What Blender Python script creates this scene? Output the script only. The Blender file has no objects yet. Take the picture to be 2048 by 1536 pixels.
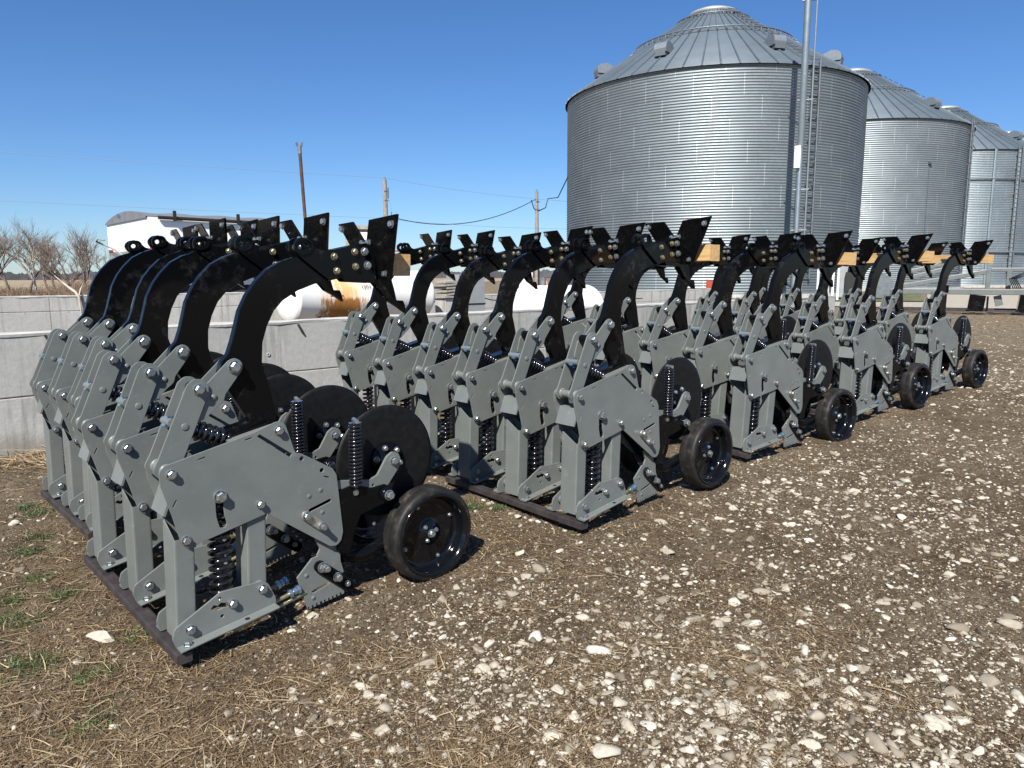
import bpy, bmesh, math, random
import numpy as np
from mathutils import Vector, Matrix
from mathutils import noise as mnoise

SC = bpy.context.scene
COL = SC.collection
R = math.radians
PI = math.pi
rng = np.random.default_rng(11)
random.seed(5)

# ------------------------------------------------------------------ ground height
def gz(x, y):
    """gentle rise of the yard away from the first row"""
    s = (x - .84) * .9 + (y - 2.66) * .55
    z = .15 * (1 - math.exp(-s / 3.0)) if s > 0 else .05 * s * math.exp(s / 3.0)
    d = math.hypot(x, y)
    return z

# ------------------------------------------------------------------ materials
def polar(az, d): return d * math.cos(R(az)), d * math.sin(R(az))
class NT:
    def __init__(s, name):
        s.m = bpy.data.materials.new(name); s.m.use_nodes = True
        s.t = s.m.node_tree; s.n = s.t.nodes; s.l = s.t.links
        s.b = s.n['Principled BSDF']
    def node(s, kind, **kw):
        nd = s.n.new(kind)
        for k, v in kw.items():
            if k in nd.inputs.keys() if hasattr(nd.inputs, 'keys') else False: nd.inputs[k].default_value = v
            else: setattr(nd, k, v)
        return nd
    def set(s, **kw):
        for k, v in kw.items():
            k = k.replace('_', ' ')
            if k in s.b.inputs: s.b.inputs[k].default_value = v
    def link(s, a, b): s.l.new(a, b)
    def coord(s, which='Object'):
        return s.node('ShaderNodeTexCoord').outputs[which]
    def noise(s, vec, scale, detail=4, rough=.55, dist=0):
        n = s.n.new('ShaderNodeTexNoise'); n.inputs['Scale'].default_value = scale
        n.inputs['Detail'].default_value = detail; n.inputs['Roughness'].default_value = rough
        n.inputs['Distortion'].default_value = dist
        if vec is not None: s.link(vec, n.inputs['Vector'])
        return n.outputs['Fac']
    def vor(s, vec, scale, feature='F1', rand=1):
        n = s.n.new('ShaderNodeTexVoronoi'); n.feature = feature; n.inputs['Scale'].default_value = scale
        n.inputs['Randomness'].default_value = rand
        s.link(vec, n.inputs['Vector']); return n
    def ramp(s, fac, stops, interp='LINEAR'):
        n = s.n.new('ShaderNodeValToRGB'); cr = n.color_ramp; cr.interpolation = interp
        while len(cr.elements) < len(stops): cr.elements.new(.5)
        for e, (p, c) in zip(cr.elements, stops):
            e.position = p; e.color = (c[0], c[1], c[2], 1) if hasattr(c, '__len__') else (c, c, c, 1)
        s.link(fac, n.inputs['Fac']); return n.outputs['Color']
    def mix(s, fac, a, b, blend='MIX'):
        n = s.n.new('ShaderNodeMix'); n.data_type = 'RGBA'; n.blend_type = blend
        for v, i in ((fac, 0), (a, 6), (b, 7)):
            if hasattr(v, 'is_linked'): s.link(v, n.inputs[i])
            else: n.inputs[i].default_value = v if i == 0 else ((*v, 1) if len(v) == 3 else v)
        return n.outputs[2]
    def math(s, op, a, b=None, c=None):
        n = s.n.new('ShaderNodeMath'); n.operation = op
        for i, v in enumerate((a, b, c)):
            if v is None: continue
            if hasattr(v, 'is_linked'): s.link(v, n.inputs[i])
            else: n.inputs[i].default_value = v
        return n.outputs[0]
    def mapping(s, vec, scale=(1, 1, 1), rot=(0, 0, 0), loc=(0, 0, 0)):
        n = s.n.new('ShaderNodeMapping'); n.inputs['Scale'].default_value = scale
        n.inputs['Rotation'].default_value = rot; n.inputs['Location'].default_value = loc
        s.link(vec, n.inputs['Vector']); return n.outputs['Vector']
    def sep(s, vec):
        n = s.n.new('ShaderNodeSeparateXYZ'); s.link(vec, n.inputs[0]); return n.outputs
    def bump(s, h, strength=.3, dist=.01, prev=None):
        n = s.n.new('ShaderNodeBump'); n.inputs['Strength'].default_value = strength
        n.inputs['Distance'].default_value = dist; s.link(h, n.inputs['Height'])
        if prev is not None: s.link(prev, n.inputs['Normal'])
        s.link(n.outputs[0], s.b.inputs['Normal']); return n.outputs[0]
    def base(s, c): s.link(c, s.b.inputs['Base Color'])
    def rough(s, c): s.link(c, s.b.inputs['Roughness'])

M = {}
def world_coord(t):
    g = t.n.new('ShaderNodeNewGeometry'); return g.outputs['Position']

def mk_simple(name, col, rough=.5, metal=0, var=.12, scale=9, coat=0, bump=0, bscale=60):
    t = NT(name); p = world_coord(t)
    n = t.noise(p, scale, 5)
    lo = tuple(max(0, c * (1 - var)) for c in col); hi = tuple(min(1, c * (1 + var)) for c in col)
    t.base(t.ramp(n, [(.3, lo), (.7, hi)]))
    n2 = t.noise(p, scale * 3, 3)
    t.rough(t.ramp(n2, [(.3, max(0, rough - .07)), (.7, min(1, rough + .08))]))
    t.set(Metallic=metal, Coat_Weight=coat, Coat_Roughness=.08)
    if bump: t.bump(t.noise(p, bscale, 3), bump, .004)
    M[name] = t.m; return t

# gray machine enamel: faint handling dust, orange peel
t = NT('gray_paint'); p = world_coord(t)
dust = t.noise(p, 6, 6, .6)
fine = t.noise(p, 140, 2)
c = t.ramp(dust, [(.35, (.123, .137, .130)), (.68, (.149, .162, .154))])
c = t.mix(t.ramp(t.noise(p, 37, 4, .7, .6), [(.60, 0), (.76, .40)]), c, (.27, .27, .25))
t.base(c); t.rough(t.ramp(dust, [(.3, .34), (.7, .47)]))
t.bump(fine, .05, .002); M['gray_paint'] = t.m
# black enamel with dusty scuffs
t = NT('black_paint'); p = world_coord(t)
d1 = t.noise(p, 5, 5, .6, .5); d2 = t.noise(p, 26, 5, .7)
mask = t.math('MULTIPLY', t.ramp(d1, [(.52, 0), (.72, 1)]), t.ramp(d2, [(.48, 0), (.7, 1)]))
t.base(t.mix(mask, (.0035, .0038, .0045), (.055, .055, .054)))
t.rough(t.ramp(mask, [(0, .11), (.6, .5)]))
t.set(Coat_Weight=.05, Coat_Roughness=.05, Specular_IOR_Level=.14); t.bump(t.noise(p, 90, 2), .06, .002); M['black_paint'] = t.m
mk_simple('black_wing', (.004, .004, .0045), .22, 0, .4, 40, .1, .35, 70); M['black_wing'].node_tree.nodes['Principled BSDF'].inputs['Specular IOR Level'].default_value = .25
t = NT('spring_black'); t.set(Base_Color=(.008, .008, .01, 1), Roughness=.14, Coat_Weight=.7, Coat_Roughness=.04); M['spring_black'] = t.m
t = NT('disc_black'); p = t.coord()
t.base(t.ramp(t.noise(p, 30, 4), [(.35, (.005, .005, .0055)), (.75, (.011, .011, .011))])); t.set(Roughness=.5, Specular_IOR_Level=.22)
t.bump(t.noise(p, 160, 2), .06, .002); M['disc_black'] = t.m
mk_simple('rim_black', (.004, .0045, .006), .10, 0, .2, 30, .15); M['rim_black'].node_tree.nodes['Principled BSDF'].inputs['Specular IOR Level'].default_value = .3
t = NT('tyre_rubber'); p = world_coord(t)
t.base(t.ramp(t.noise(p, 22, 5, .65), [(.36, (.009, .009, .0095)), (.56, (.019, .0175, .016)), (.78, (.075, .063, .050))]))
t.set(Roughness=.55, Specular_IOR_Level=.3); t.bump(t.noise(p, 120, 3), .12, .003); M['tyre_rubber'] = t.m
mk_simple('zinc', (.40, .425, .43), .33, .85, .25, 80)
mk_simple('zinc_blue', (.45, .60, .72), .22, .9, .2, 80)
mk_simple('zinc_yellow', (.34, .30, .19), .42, .8, .3, 60)
mk_simple('zinc_dull', (.42, .41, .35), .42, .8, .25, 60)
mk_simple('rail_steel', (.058, .049, .050), .5, .4, .4, 14, 0, .2, 50)
mk_simple('bare_steel', (.20, .19, .18), .45, .7, .2, 20)
# sawn wood beams
t = NT('sawn_wood'); p = t.coord(); v = t.mapping(p, (26, 1.1, 26))
gr = t.noise(v, 3, 5, .6, 1.2)
t.base(t.ramp(gr, [(.3, (.36, .20, .075)), (.5, (.52, .33, .14)), (.72, (.62, .43, .20))])); t.set(Roughness=.75)
kn = t.vor(t.mapping(p, (9, 2.2, 9)), 1.0).outputs['Distance']
t.base(t.mix(t.ramp(kn, [(.10, .75), (.2, 0)]), t.mix(t.ramp(t.noise(p, 3.5, 5, .7), [(.5, 0), (.75, .55)]), t.b.inputs['Base Color'].links[0].from_socket, (.33, .27, .19)), (.22, .10, .035)))
t.bump(gr, .25, .002); M['sawn_wood'] = t.m
mk_simple('weathered_wood', (.30, .275, .235), .85, 0, .25, 12, 0, .4, 40)
# cast concrete with rain streaks, pits, form lines
def concrete(name, lo, hi, streak=1):
    t = NT(name); p = world_coord(t)
    big = t.noise(p, .9, 6, .6); fine = t.noise(p, 22, 6, .65)
    c = t.ramp(big, [(.3, lo), (.7, hi)])
    c = t.mix(t.ramp(fine, [(.35, .35), (.65, 0)]), c, tuple(v * .72 for v in lo))
    st = t.noise(t.mapping(p, (5.5, 5.5, .35)), 1.6, 5, .7)
    c = t.mix(t.math('MULTIPLY', t.ramp(st, [(.52, 0), (.66, .62)]), streak), c, (.155, .150, .135))
    sp_ = t.math('SUBTRACT', t.math('ADD', .10, t.math('MULTIPLY', t.noise(t.mapping(p, (3, 3, .8)), 2.2, 5, .7), .26)), t.sep(p)[2])
    c = t.mix(t.ramp(sp_, [(0, 0), (.10, .5)]), c, (.16, .13, .095))
    pit = t.vor(p, 17).outputs['Distance']
    c = t.mix(t.ramp(pit, [(.03, .55), (.06, 0)]), c, (.13, .125, .115))
    t.base(c); t.set(Roughness=.88)
    t.bump(fine, .35, .008, t.bump(t.ramp(pit, [(.03, 0), (.07, 1)]), .3, .006)); M[name] = t.m
concrete('concrete', (.335, .335, .318), (.45, .45, .428))
concrete('concrete_far', (.36, .355, .33), (.50, .495, .465))
mk_simple('concrete_top', (.42, .41, .385), .9, 0, .15, 7, 0, .5, 40)
# galvanised corrugated sheet; sheet joints staggered ring by ring
def galv(name, col, rough, R_, ring=1.15, per=22, seams=True, metal=.9):
    t = NT(name); p = t.coord(); o = t.sep(p)
    n = t.noise(t.mapping(p, (1, 1, 2.2)), .55, 4); n2 = t.noise(p, 6, 4)
    c = t.ramp(n, [(.3, tuple(v * .86 for v in col)), (.7, tuple(min(1, v * 1.08) for v in col))])
    if seams:
        a = t.math('MULTIPLY', t.math('ADD', t.math('ARCTAN2', o[1], o[0]), PI), per / (2 * PI))
        rg = t.math('FLOOR', t.math('DIVIDE', o[2], ring))
        a = t.math('FRACT', t.math('ADD', a, t.math('MULTIPLY', rg, .37)))
        line = t.math('LESS_THAN', a, .011)
        c = t.mix(t.math('MULTIPLY', line, .38), c, (.80, .84, .86))
        tone = t.n.new('ShaderNodeTexWhiteNoise'); tone.noise_dimensions = '1D'
        t.link(rg, tone.inputs['W'])
        c = t.mix(t.math('MULTIPLY', tone.outputs['Value'], .16), c, tuple(v * .72 for v in col))
    t.base(c); t.set(Metallic=metal); t.rough(t.ramp(n2, [(.3, rough - .05), (.7, rough + .08)])); M[name] = t.m
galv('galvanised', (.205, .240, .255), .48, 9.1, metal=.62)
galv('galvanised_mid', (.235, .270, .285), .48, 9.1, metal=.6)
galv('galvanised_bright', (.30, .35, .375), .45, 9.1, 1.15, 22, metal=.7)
mk_simple('roof_cap', (.45, .44, .41), .45, .5)
galv('galv_roof', (.100, .128, .152), .55, 9.1, seams=False, metal=.25)
mk_simple('galv_plain', (.20, .225, .245), .5, .4, .12, 6)
mk_simple('galv_dark', (.17, .19, .20), .5, .6, .15, 6)
mk_simple('white_paint', (.80, .80, .79), .35, 0, .04, 3, .2)
mk_simple('white_dusty', (.80, .79, .75), .5, 0, .07, 5)
mk_simple('tarp_gray', (.15, .155, .165), .7, 0, .15, 4)
mk_simple('tape_red', (.75, .045, .03), .4)
mk_simple('decal_blue', (.04, .12, .50), .5)
mk_simple('lamp_red', (.65, .06, .02), .3)
mk_simple('black_rubber', (.012, .012, .012), .6)
mk_simple('cable_black', (.02, .02, .022), .6)
mk_simple('cable_gray', (.17, .23, .30), .6)
mk_simple('rust_pipe', (.085, .045, .03), .8, .2, .4, 9, 0, .3, 40)
mk_simple('roof_red', (.30, .12, .085), .7, .1, .2, 3)
mk_simple('cabinet_gray', (.30, .32, .32), .5, .2, .08, 3)
mk_simple('mesh_blue', (.10, .12, .19), .5, .3, .1, 8)
mk_simple('pole_wood', (.25, .22, .19), .9, 0, .25, 5)
mk_simple('bark', (.125, .105, .088), .95, 0, .3, 6)
mk_simple('bark_pale', (.46, .40, .33), .9, 0, .25, 9)
mk_simple('twig', (.17, .13, .105), .95, 0, .3, 4)
mk_simple('brush', (.17, .115, .075), .95, 0, .35, 3)
mk_simple('far_wood', (.075, .075, .085), .95, 0, .3, .05)
mk_simple('dial_black', (.02, .02, .025), .5)
# fuel tank paint: rust runs on its middle (own coordinates)
t = NT('tank_paint'); p = t.coord(); o = t.sep(p)
along = t.math('SUBTRACT', 1, t.math('MULTIPLY', t.math('ABSOLUTE', t.math('SUBTRACT', o[0], -.60)), 1.35))
nz = t.noise(t.mapping(p, (9, 9, 1.0)), 1.5, 6, .65)
nb = t.noise(t.mapping(p, (2.2, 2.2, 1.4)), 1.5, 5)
m1 = t.math('ADD', along, t.math('MULTIPLY', t.math('SUBTRACT', nz, .5), 1.7))
light = t.ramp(m1, [(.20, 0), (.95, .9)])
low = t.math('ADD', t.math('MULTIPLY', o[2], -4.5), t.math('MULTIPLY', t.math('SUBTRACT', nz, .5), 1.2))
heavy = t.math('MULTIPLY', t.ramp(low, [(.02, 0), (.3, 1)]), t.ramp(t.math('ADD', m1, t.math('MULTIPLY', t.math('SUBTRACT', nb, .5), .9)), [(.28, 0), (.6, .95)]))
c = t.mix(light, (.78, .775, .74), (.66, .36, .10))
c = t.mix(heavy, c, t.ramp(nz, [(.3, (.20, .075, .012)), (.7, (.36, .15, .03))]))
t.base(c); t.set(Roughness=.5); M['tank_paint'] = t.m
# limestone
t = NT('limestone'); p = world_coord(t)
at = t.n.new('ShaderNodeAttribute'); at.attribute_name = 'tone'
c = t.ramp(at.outputs['Fac'], [(0, (.075, .062, .047)), (.3, (.17, .145, .108)), (.52, (.30, .265, .205)), (.78, (.43, .39, .31)), (1, (.53, .50, .43))])
n = t.noise(p, 55, 6, .7); c = t.mix(t.ramp(n, [(.32, .45), (.6, 0)]), c, (.20, .165, .12))
t.base(c); t.set(Roughness=.92, Specular_IOR_Level=.15); t.bump(t.noise(p, 120, 5, .7), .5, .004); M['limestone'] = t.m
t = NT('crumbs'); at = t.n.new('ShaderNodeAttribute'); at.attribute_name = 'tone'
t.base(t.ramp(at.outputs['Fac'], [(0, (.040, .026, .014)), (.5, (.098, .068, .040)), (.85, (.165, .125, .080)), (1, (.26, .21, .145))])); t.set(Roughness=.95, Specular_IOR_Level=.08); M['crumbs'] = t.m
t = NT('straw'); at = t.n.new('ShaderNodeAttribute'); at.attribute_name = 'tone'
t.base(t.ramp(at.outputs['Fac'], [(0, (.050, .032, .018)), (.4, (.130, .086, .047)), (.75, (.26, .185, .105)), (1, (.44, .35, .22))])); t.set(Roughness=.8, Specular_IOR_Level=.15); M['straw'] = t.m
t = NT('green_blade'); at = t.n.new('ShaderNodeAttribute'); at.attribute_name = 'tone'
t.base(t.ramp(at.outputs['Fac'], [(0, (.022, .036, .010)), (1, (.085, .125, .035))])); t.set(Roughness=.6); M['green_blade'] = t.m
# yard soil: brown silt, pale crushed-stone patches, fine pebbles
t = NT('soil'); p = world_coord(t)
a = t.noise(p, .55, 6, .62, .4); b = t.noise(p, 5, 7, .68); f = t.noise(p, 46, 6, .75)
c = t.ramp(b, [(.28, (.060, .042, .026)), (.5, (.120, .089, .058)), (.75, (.195, .152, .103))])
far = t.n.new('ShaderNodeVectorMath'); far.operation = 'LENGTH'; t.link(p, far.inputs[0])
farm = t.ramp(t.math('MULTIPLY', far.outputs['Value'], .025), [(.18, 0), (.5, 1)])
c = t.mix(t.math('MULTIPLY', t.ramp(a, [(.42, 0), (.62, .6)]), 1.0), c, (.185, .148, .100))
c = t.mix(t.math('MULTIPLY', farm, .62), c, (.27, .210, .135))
c = t.mix(t.ramp(f, [(.34, .85), (.52, 0)]), c, (.018, .012, .007))
spk = t.noise(t.mapping(p, (1, 1, 1)), 7.5, 5, .8)
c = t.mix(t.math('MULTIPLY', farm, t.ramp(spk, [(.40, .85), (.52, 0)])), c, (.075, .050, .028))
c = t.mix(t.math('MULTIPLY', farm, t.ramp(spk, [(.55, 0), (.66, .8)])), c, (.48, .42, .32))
for sc_, th, colr in ((62, .28, (.34, .30, .23)), (120, .28, (.25, .21, .155)), (28, .20, (.42, .38, .31))):
    v = t.vor(p, sc_); wn = t.n.new('ShaderNodeTexWhiteNoise'); t.link(v.outputs['Color'], wn.inputs['Vector'])
    gate = t.math('MULTIPLY', t.math('LESS_THAN', v.outputs['Distance'], th), t.math('LESS_THAN', wn.outputs['Value'], .30))
    dens = t.ramp(t.noise(p, 1.3, 4), [(.36, .12), (.58, .85)])
    c = t.mix(t.math('MULTIPLY', gate, dens), c, colr)
t.base(c); t.set(Roughness=.95, Specular_IOR_Level=.08)
h1 = t.bump(b, .6, .03); t.bump(f, 1.0, .016, h1); M['soil'] = t.m
t = NT('field'); p = world_coord(t)
t.base(t.ramp(t.noise(t.mapping(p, (.2, .2, .2)), 1.1, 6, .6), [(.3, (.20, .145, .085)), (.7, (.36, .28, .165))])); t.set(Roughness=1); M['field'] = t.m

# ------------------------------------------------------------------ geometry helpers
def link(o, parent=None):
    COL.objects.link(o)
    if parent is not None: o.parent = parent
    return o
def mesh_from(name, verts, faces, mat, smooth=False):
    me = bpy.data.meshes.new(name); me.from_pydata([tuple(v) for v in verts], [], faces); me.update()
    if mat: me.materials.append(M[mat])
    if smooth: me.polygons.foreach_set('use_smooth', [True] * len(me.polygons))
    return me
class MB:
    def __init__(s): s.v = []; s.f = []; s.sm = []; s.mi = []
    def add(s, verts, faces, smooth=False, mi=0):
        k = len(s.v); s.v += [tuple(v) for v in verts]; s.f += [tuple(i + k for i in f) for f in faces]
        s.sm += [smooth] * len(faces); s.mi += [mi] * len(faces); return s
    def box(s, c, d, rot=None, mi=0):
        cx, cy, cz = c; x, y, z = (q / 2 for q in d)
        vs = [Vector((sx * x, sy * y, sz * z)) for sx in (-1, 1) for sy in (-1, 1) for sz in (-1, 1)]
        if rot is not None: vs = [rot @ v for v in vs]
        vs = [v + Vector(c) for v in vs]
        return s.add(vs, [(0, 1, 3, 2), (4, 6, 7, 5), (0, 4, 5, 1), (2, 3, 7, 6), (0, 2, 6, 4), (1, 5, 7, 3)], mi=mi)
    def tube(s, path, rad, n=10, cap=True, smooth=True, mi=0):
        P = [Vector(p) for p in path]; k = len(P)
        rads = rad if hasattr(rad, '__len__') else [rad] * k
        vs = []; u = None
        for i in range(k):
            tg = (P[min(i + 1, k - 1)] - P[max(i - 1, 0)]).normalized()
            if u is None:
                u = tg.orthogonal().normalized()
            else:
                u = (u - tg * u.dot(tg))
                u = u.normalized() if u.length > 1e-6 else tg.orthogonal().normalized()
            w = tg.cross(u)
            for j in range(n):
                a = 2 * PI * j / n; vs.append(P[i] + (u * math.cos(a) + w * math.sin(a)) * rads[i])
        fs = [(i * n + j, i * n + (j + 1) % n, (i + 1) * n + (j + 1) % n, (i + 1) * n + j) for i in range(k - 1) for j in range(n)]
        s.add(vs, fs, smooth, mi)
        if cap:
            s.add(vs[:n], [tuple(range(n))[::-1]], mi=mi); s.add(vs[-n:], [tuple(range(n))], mi=mi)
        return s
    def cyl(s, a, b, r, n=16, r2=None, smooth=True, mi=0): return s.tube([a, b], [r, r if r2 is None else r2], n, True, smooth, mi)
    def lathe(s, prof, origin, axis, n=32, smooth=True, mi=0):
        """prof: (radius, along axis)"""
        A = Vector(axis).normalized(); u = A.orthogonal().normalized(); w = A.cross(u); O = Vector(origin)
        vs = []; k = len(prof)
        for r, h in prof:
            for j in range(n):
                a = 2 * PI * j / n; vs.append(O + A * h + (u * math.cos(a) + w * math.sin(a)) * r)
        fs = [(i * n + j, i * n + (j + 1) % n, (i + 1) * n + (j + 1) % n, (i + 1) * n + j) for i in range(k - 1) for j in range(n)]
        return s.add(vs, fs, smooth, mi)
    def coil(s, a, b, r, wire, turns, n=8, seg=18, r2=None):
        A = Vector(a); B = Vector(b); ax = (B - A).normalized(); u = ax.orthogonal().normalized(); w = ax.cross(u); L = (B - A).length
        pts = []; N = int(turns * seg)
        for i in range(N + 1):
            q = i / N; th = 2 * PI * turns * q; rr = r + ((r2 if r2 is not None else r) - r) * q
            pts.append(A + ax * (L * q) + (u * math.cos(th) + w * math.sin(th)) * rr)
        return s.tube(pts, wire, n)
    def mesh(s, name, *mats):
        me = bpy.data.meshes.new(name); me.from_pydata(s.v, [], s.f); me.update()
        for m in mats: me.materials.append(M[m])
        me.polygons.foreach_set('use_smooth', s.sm)
        if len(mats) > 1: me.polygons.foreach_set('material_index', s.mi)
        return me
    def obj(s, name, mats, parent=None):
        return link(bpy.data.objects.new(name, s.mesh(name, *([mats] if isinstance(mats, str) else mats))), parent)
def fillet(pts, r, seg=4):
    out = []; n = len(pts)
    for i in range(n):
        p = Vector(pts[i]); a = Vector(pts[i - 1]); b = Vector(pts[(i + 1) % n])
        ri = r[i] if hasattr(r, '__len__') else r
        u = (a - p); v = (b - p); lu, lv = u.length, v.length
        if ri <= 0 or lu < 1e-6 or lv < 1e-6: out.append(tuple(p)); continue
        u /= lu; v /= lv; ang = math.acos(max(-1, min(1, u.dot(v))))
        if ang > 3.05: out.append(tuple(p)); continue
        d = min(ri / math.tan(ang / 2), .45 * lu, .45 * lv)
        p1 = p + u * d; p2 = p + v * d
        for k in range(seg + 1):
            q = k / seg; out.append(tuple(p1 * (1 - q) ** 2 + p * 2 * q * (1 - q) + p2 * q ** 2))
    return out
def capsule(a, b, r, n=8, rb=None):
    a = Vector(a); b = Vector(b); rb = r if rb is None else rb
    th = math.atan2(b.y - a.y, b.x - a.x); out = []
    for k in range(n + 1): q = th + PI / 2 + PI * k / n; out.append((a.x + r * math.cos(q), a.y + r * math.sin(q)))
    for k in range(n + 1): q = th - PI / 2 + PI * k / n; out.append((b.x + rb * math.cos(q), b.y + rb * math.sin(q)))
    return out
def circ(c, r, n=14): return [(c[0] + r * math.cos(2 * PI * k / n), c[1] + r * math.sin(2 * PI * k / n)) for k in range(n)]
def slab2d(outline, holes=(), thick=.01, bevel=.0015):
    """filled 2-D outline with holes, extruded +-thick/2 along its normal; returns (verts, faces) with normal = local Z"""
    cu = bpy.data.curves.new('c', 'CURVE'); cu.dimensions = '2D'; cu.fill_mode = 'BOTH'
    for loop in [outline, *holes]:
        sp = cu.splines.new('POLY'); sp.points.add(len(loop) - 1)
        for q, (x, y) in zip(sp.points, loop): q.co = (x, y, 0, 1)
        sp.use_cyclic_u = True
    cu.extrude = max(1e-4, thick / 2 - bevel); cu.bevel_depth = bevel; cu.bevel_resolution = 1; cu.offset = -bevel
    ob = bpy.data.objects.new('c', cu); me = ob.to_mesh()
    vs = [v.co.copy() for v in me.vertices]; fs = [tuple(p.vertices) for p in me.polygons]
    ob.to_mesh_clear(); bpy.data.objects.remove(ob); bpy.data.curves.remove(cu)
    return vs, fs
def plate_xz(mb, outline, y, thick, holes=(), bevel=.0015, mi=0):
    vs, fs = slab2d(outline, holes, thick, bevel)
    # curve x->X, y->Z, z->-Y  (right-handed)
    return mb.add([(v.x, y - v.z, v.y) for v in vs], fs, mi=mi)
def bolt_mesh(name, r, h, mat):
    """hex head with washer, standing on z=0"""
    mb = MB(); mb.lathe([(0, 0), (r * 1.28, 0), (r * 1.28, h * .22), (r * 1.1, h * .26)], (0, 0, 0), (0, 0, 1), 16, False)
    hx = [(r * math.cos(PI * k / 3), r * math.sin(PI * k / 3)) for k in range(6)]
    b = [(x, y, h * .24) for x, y in hx]; m_ = [(x, y, h * .9) for x, y in hx]; tp = [(x * .86, y * .86, h) for x, y in hx]
    vs = b + m_ + tp; fs = []
    for o in (0, 6):
        fs += [(o + k, o + (k + 1) % 6, o + 6 + (k + 1) % 6, o + 6 + k) for k in range(6)]
    fs.append(tuple(range(12, 18))); mb.add(vs, fs)
    return mb.mesh(name, mat)
BOLT = {}
def bolt(parent, x, y, z, r=.012, h=.014, mat='zinc', d='-y', name='bolt'):
    k = (round(r, 4), round(h, 4), mat)
    if k not in BOLT: BOLT[k] = bolt_mesh('bolt', r, h, mat)
    o = link(bpy.data.objects.new(name, BOLT[k]), parent); o.location = (x, y, z)
    s = (x * 91.7 + z * 53.3 + y * 17) % 1.05
    o.rotation_euler = {'-y': (PI / 2, s, 0), '+y': (-PI / 2, s, 0), '+z': (0, 0, s), '-x': (0, -PI / 2, 0), '+x': (0, PI / 2, 0)}[d]
    return o
def empty(name, loc=(0, 0, 0), rot=(0, 0, 0)):
    o = bpy.data.objects.new(name, None); o.empty_display_size = .2; o.location = loc; o.rotation_euler = rot; return link(o)
def tag(o, label=None, cat=None, group=None, kind=None):
    if label: o['label'] = label
    if cat: o['category'] = cat
    if group: o['group'] = group
    if kind: o['kind'] = kind
    return o
def children_of(o, table): return table.get(o, [])
def copy_tree(o, parent, table):
    c = o.copy(); COL.objects.link(c)
    if parent is not None: c.parent = parent
    for ch in table.get(o, []): copy_tree(ch, c, table)
    return c

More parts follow.
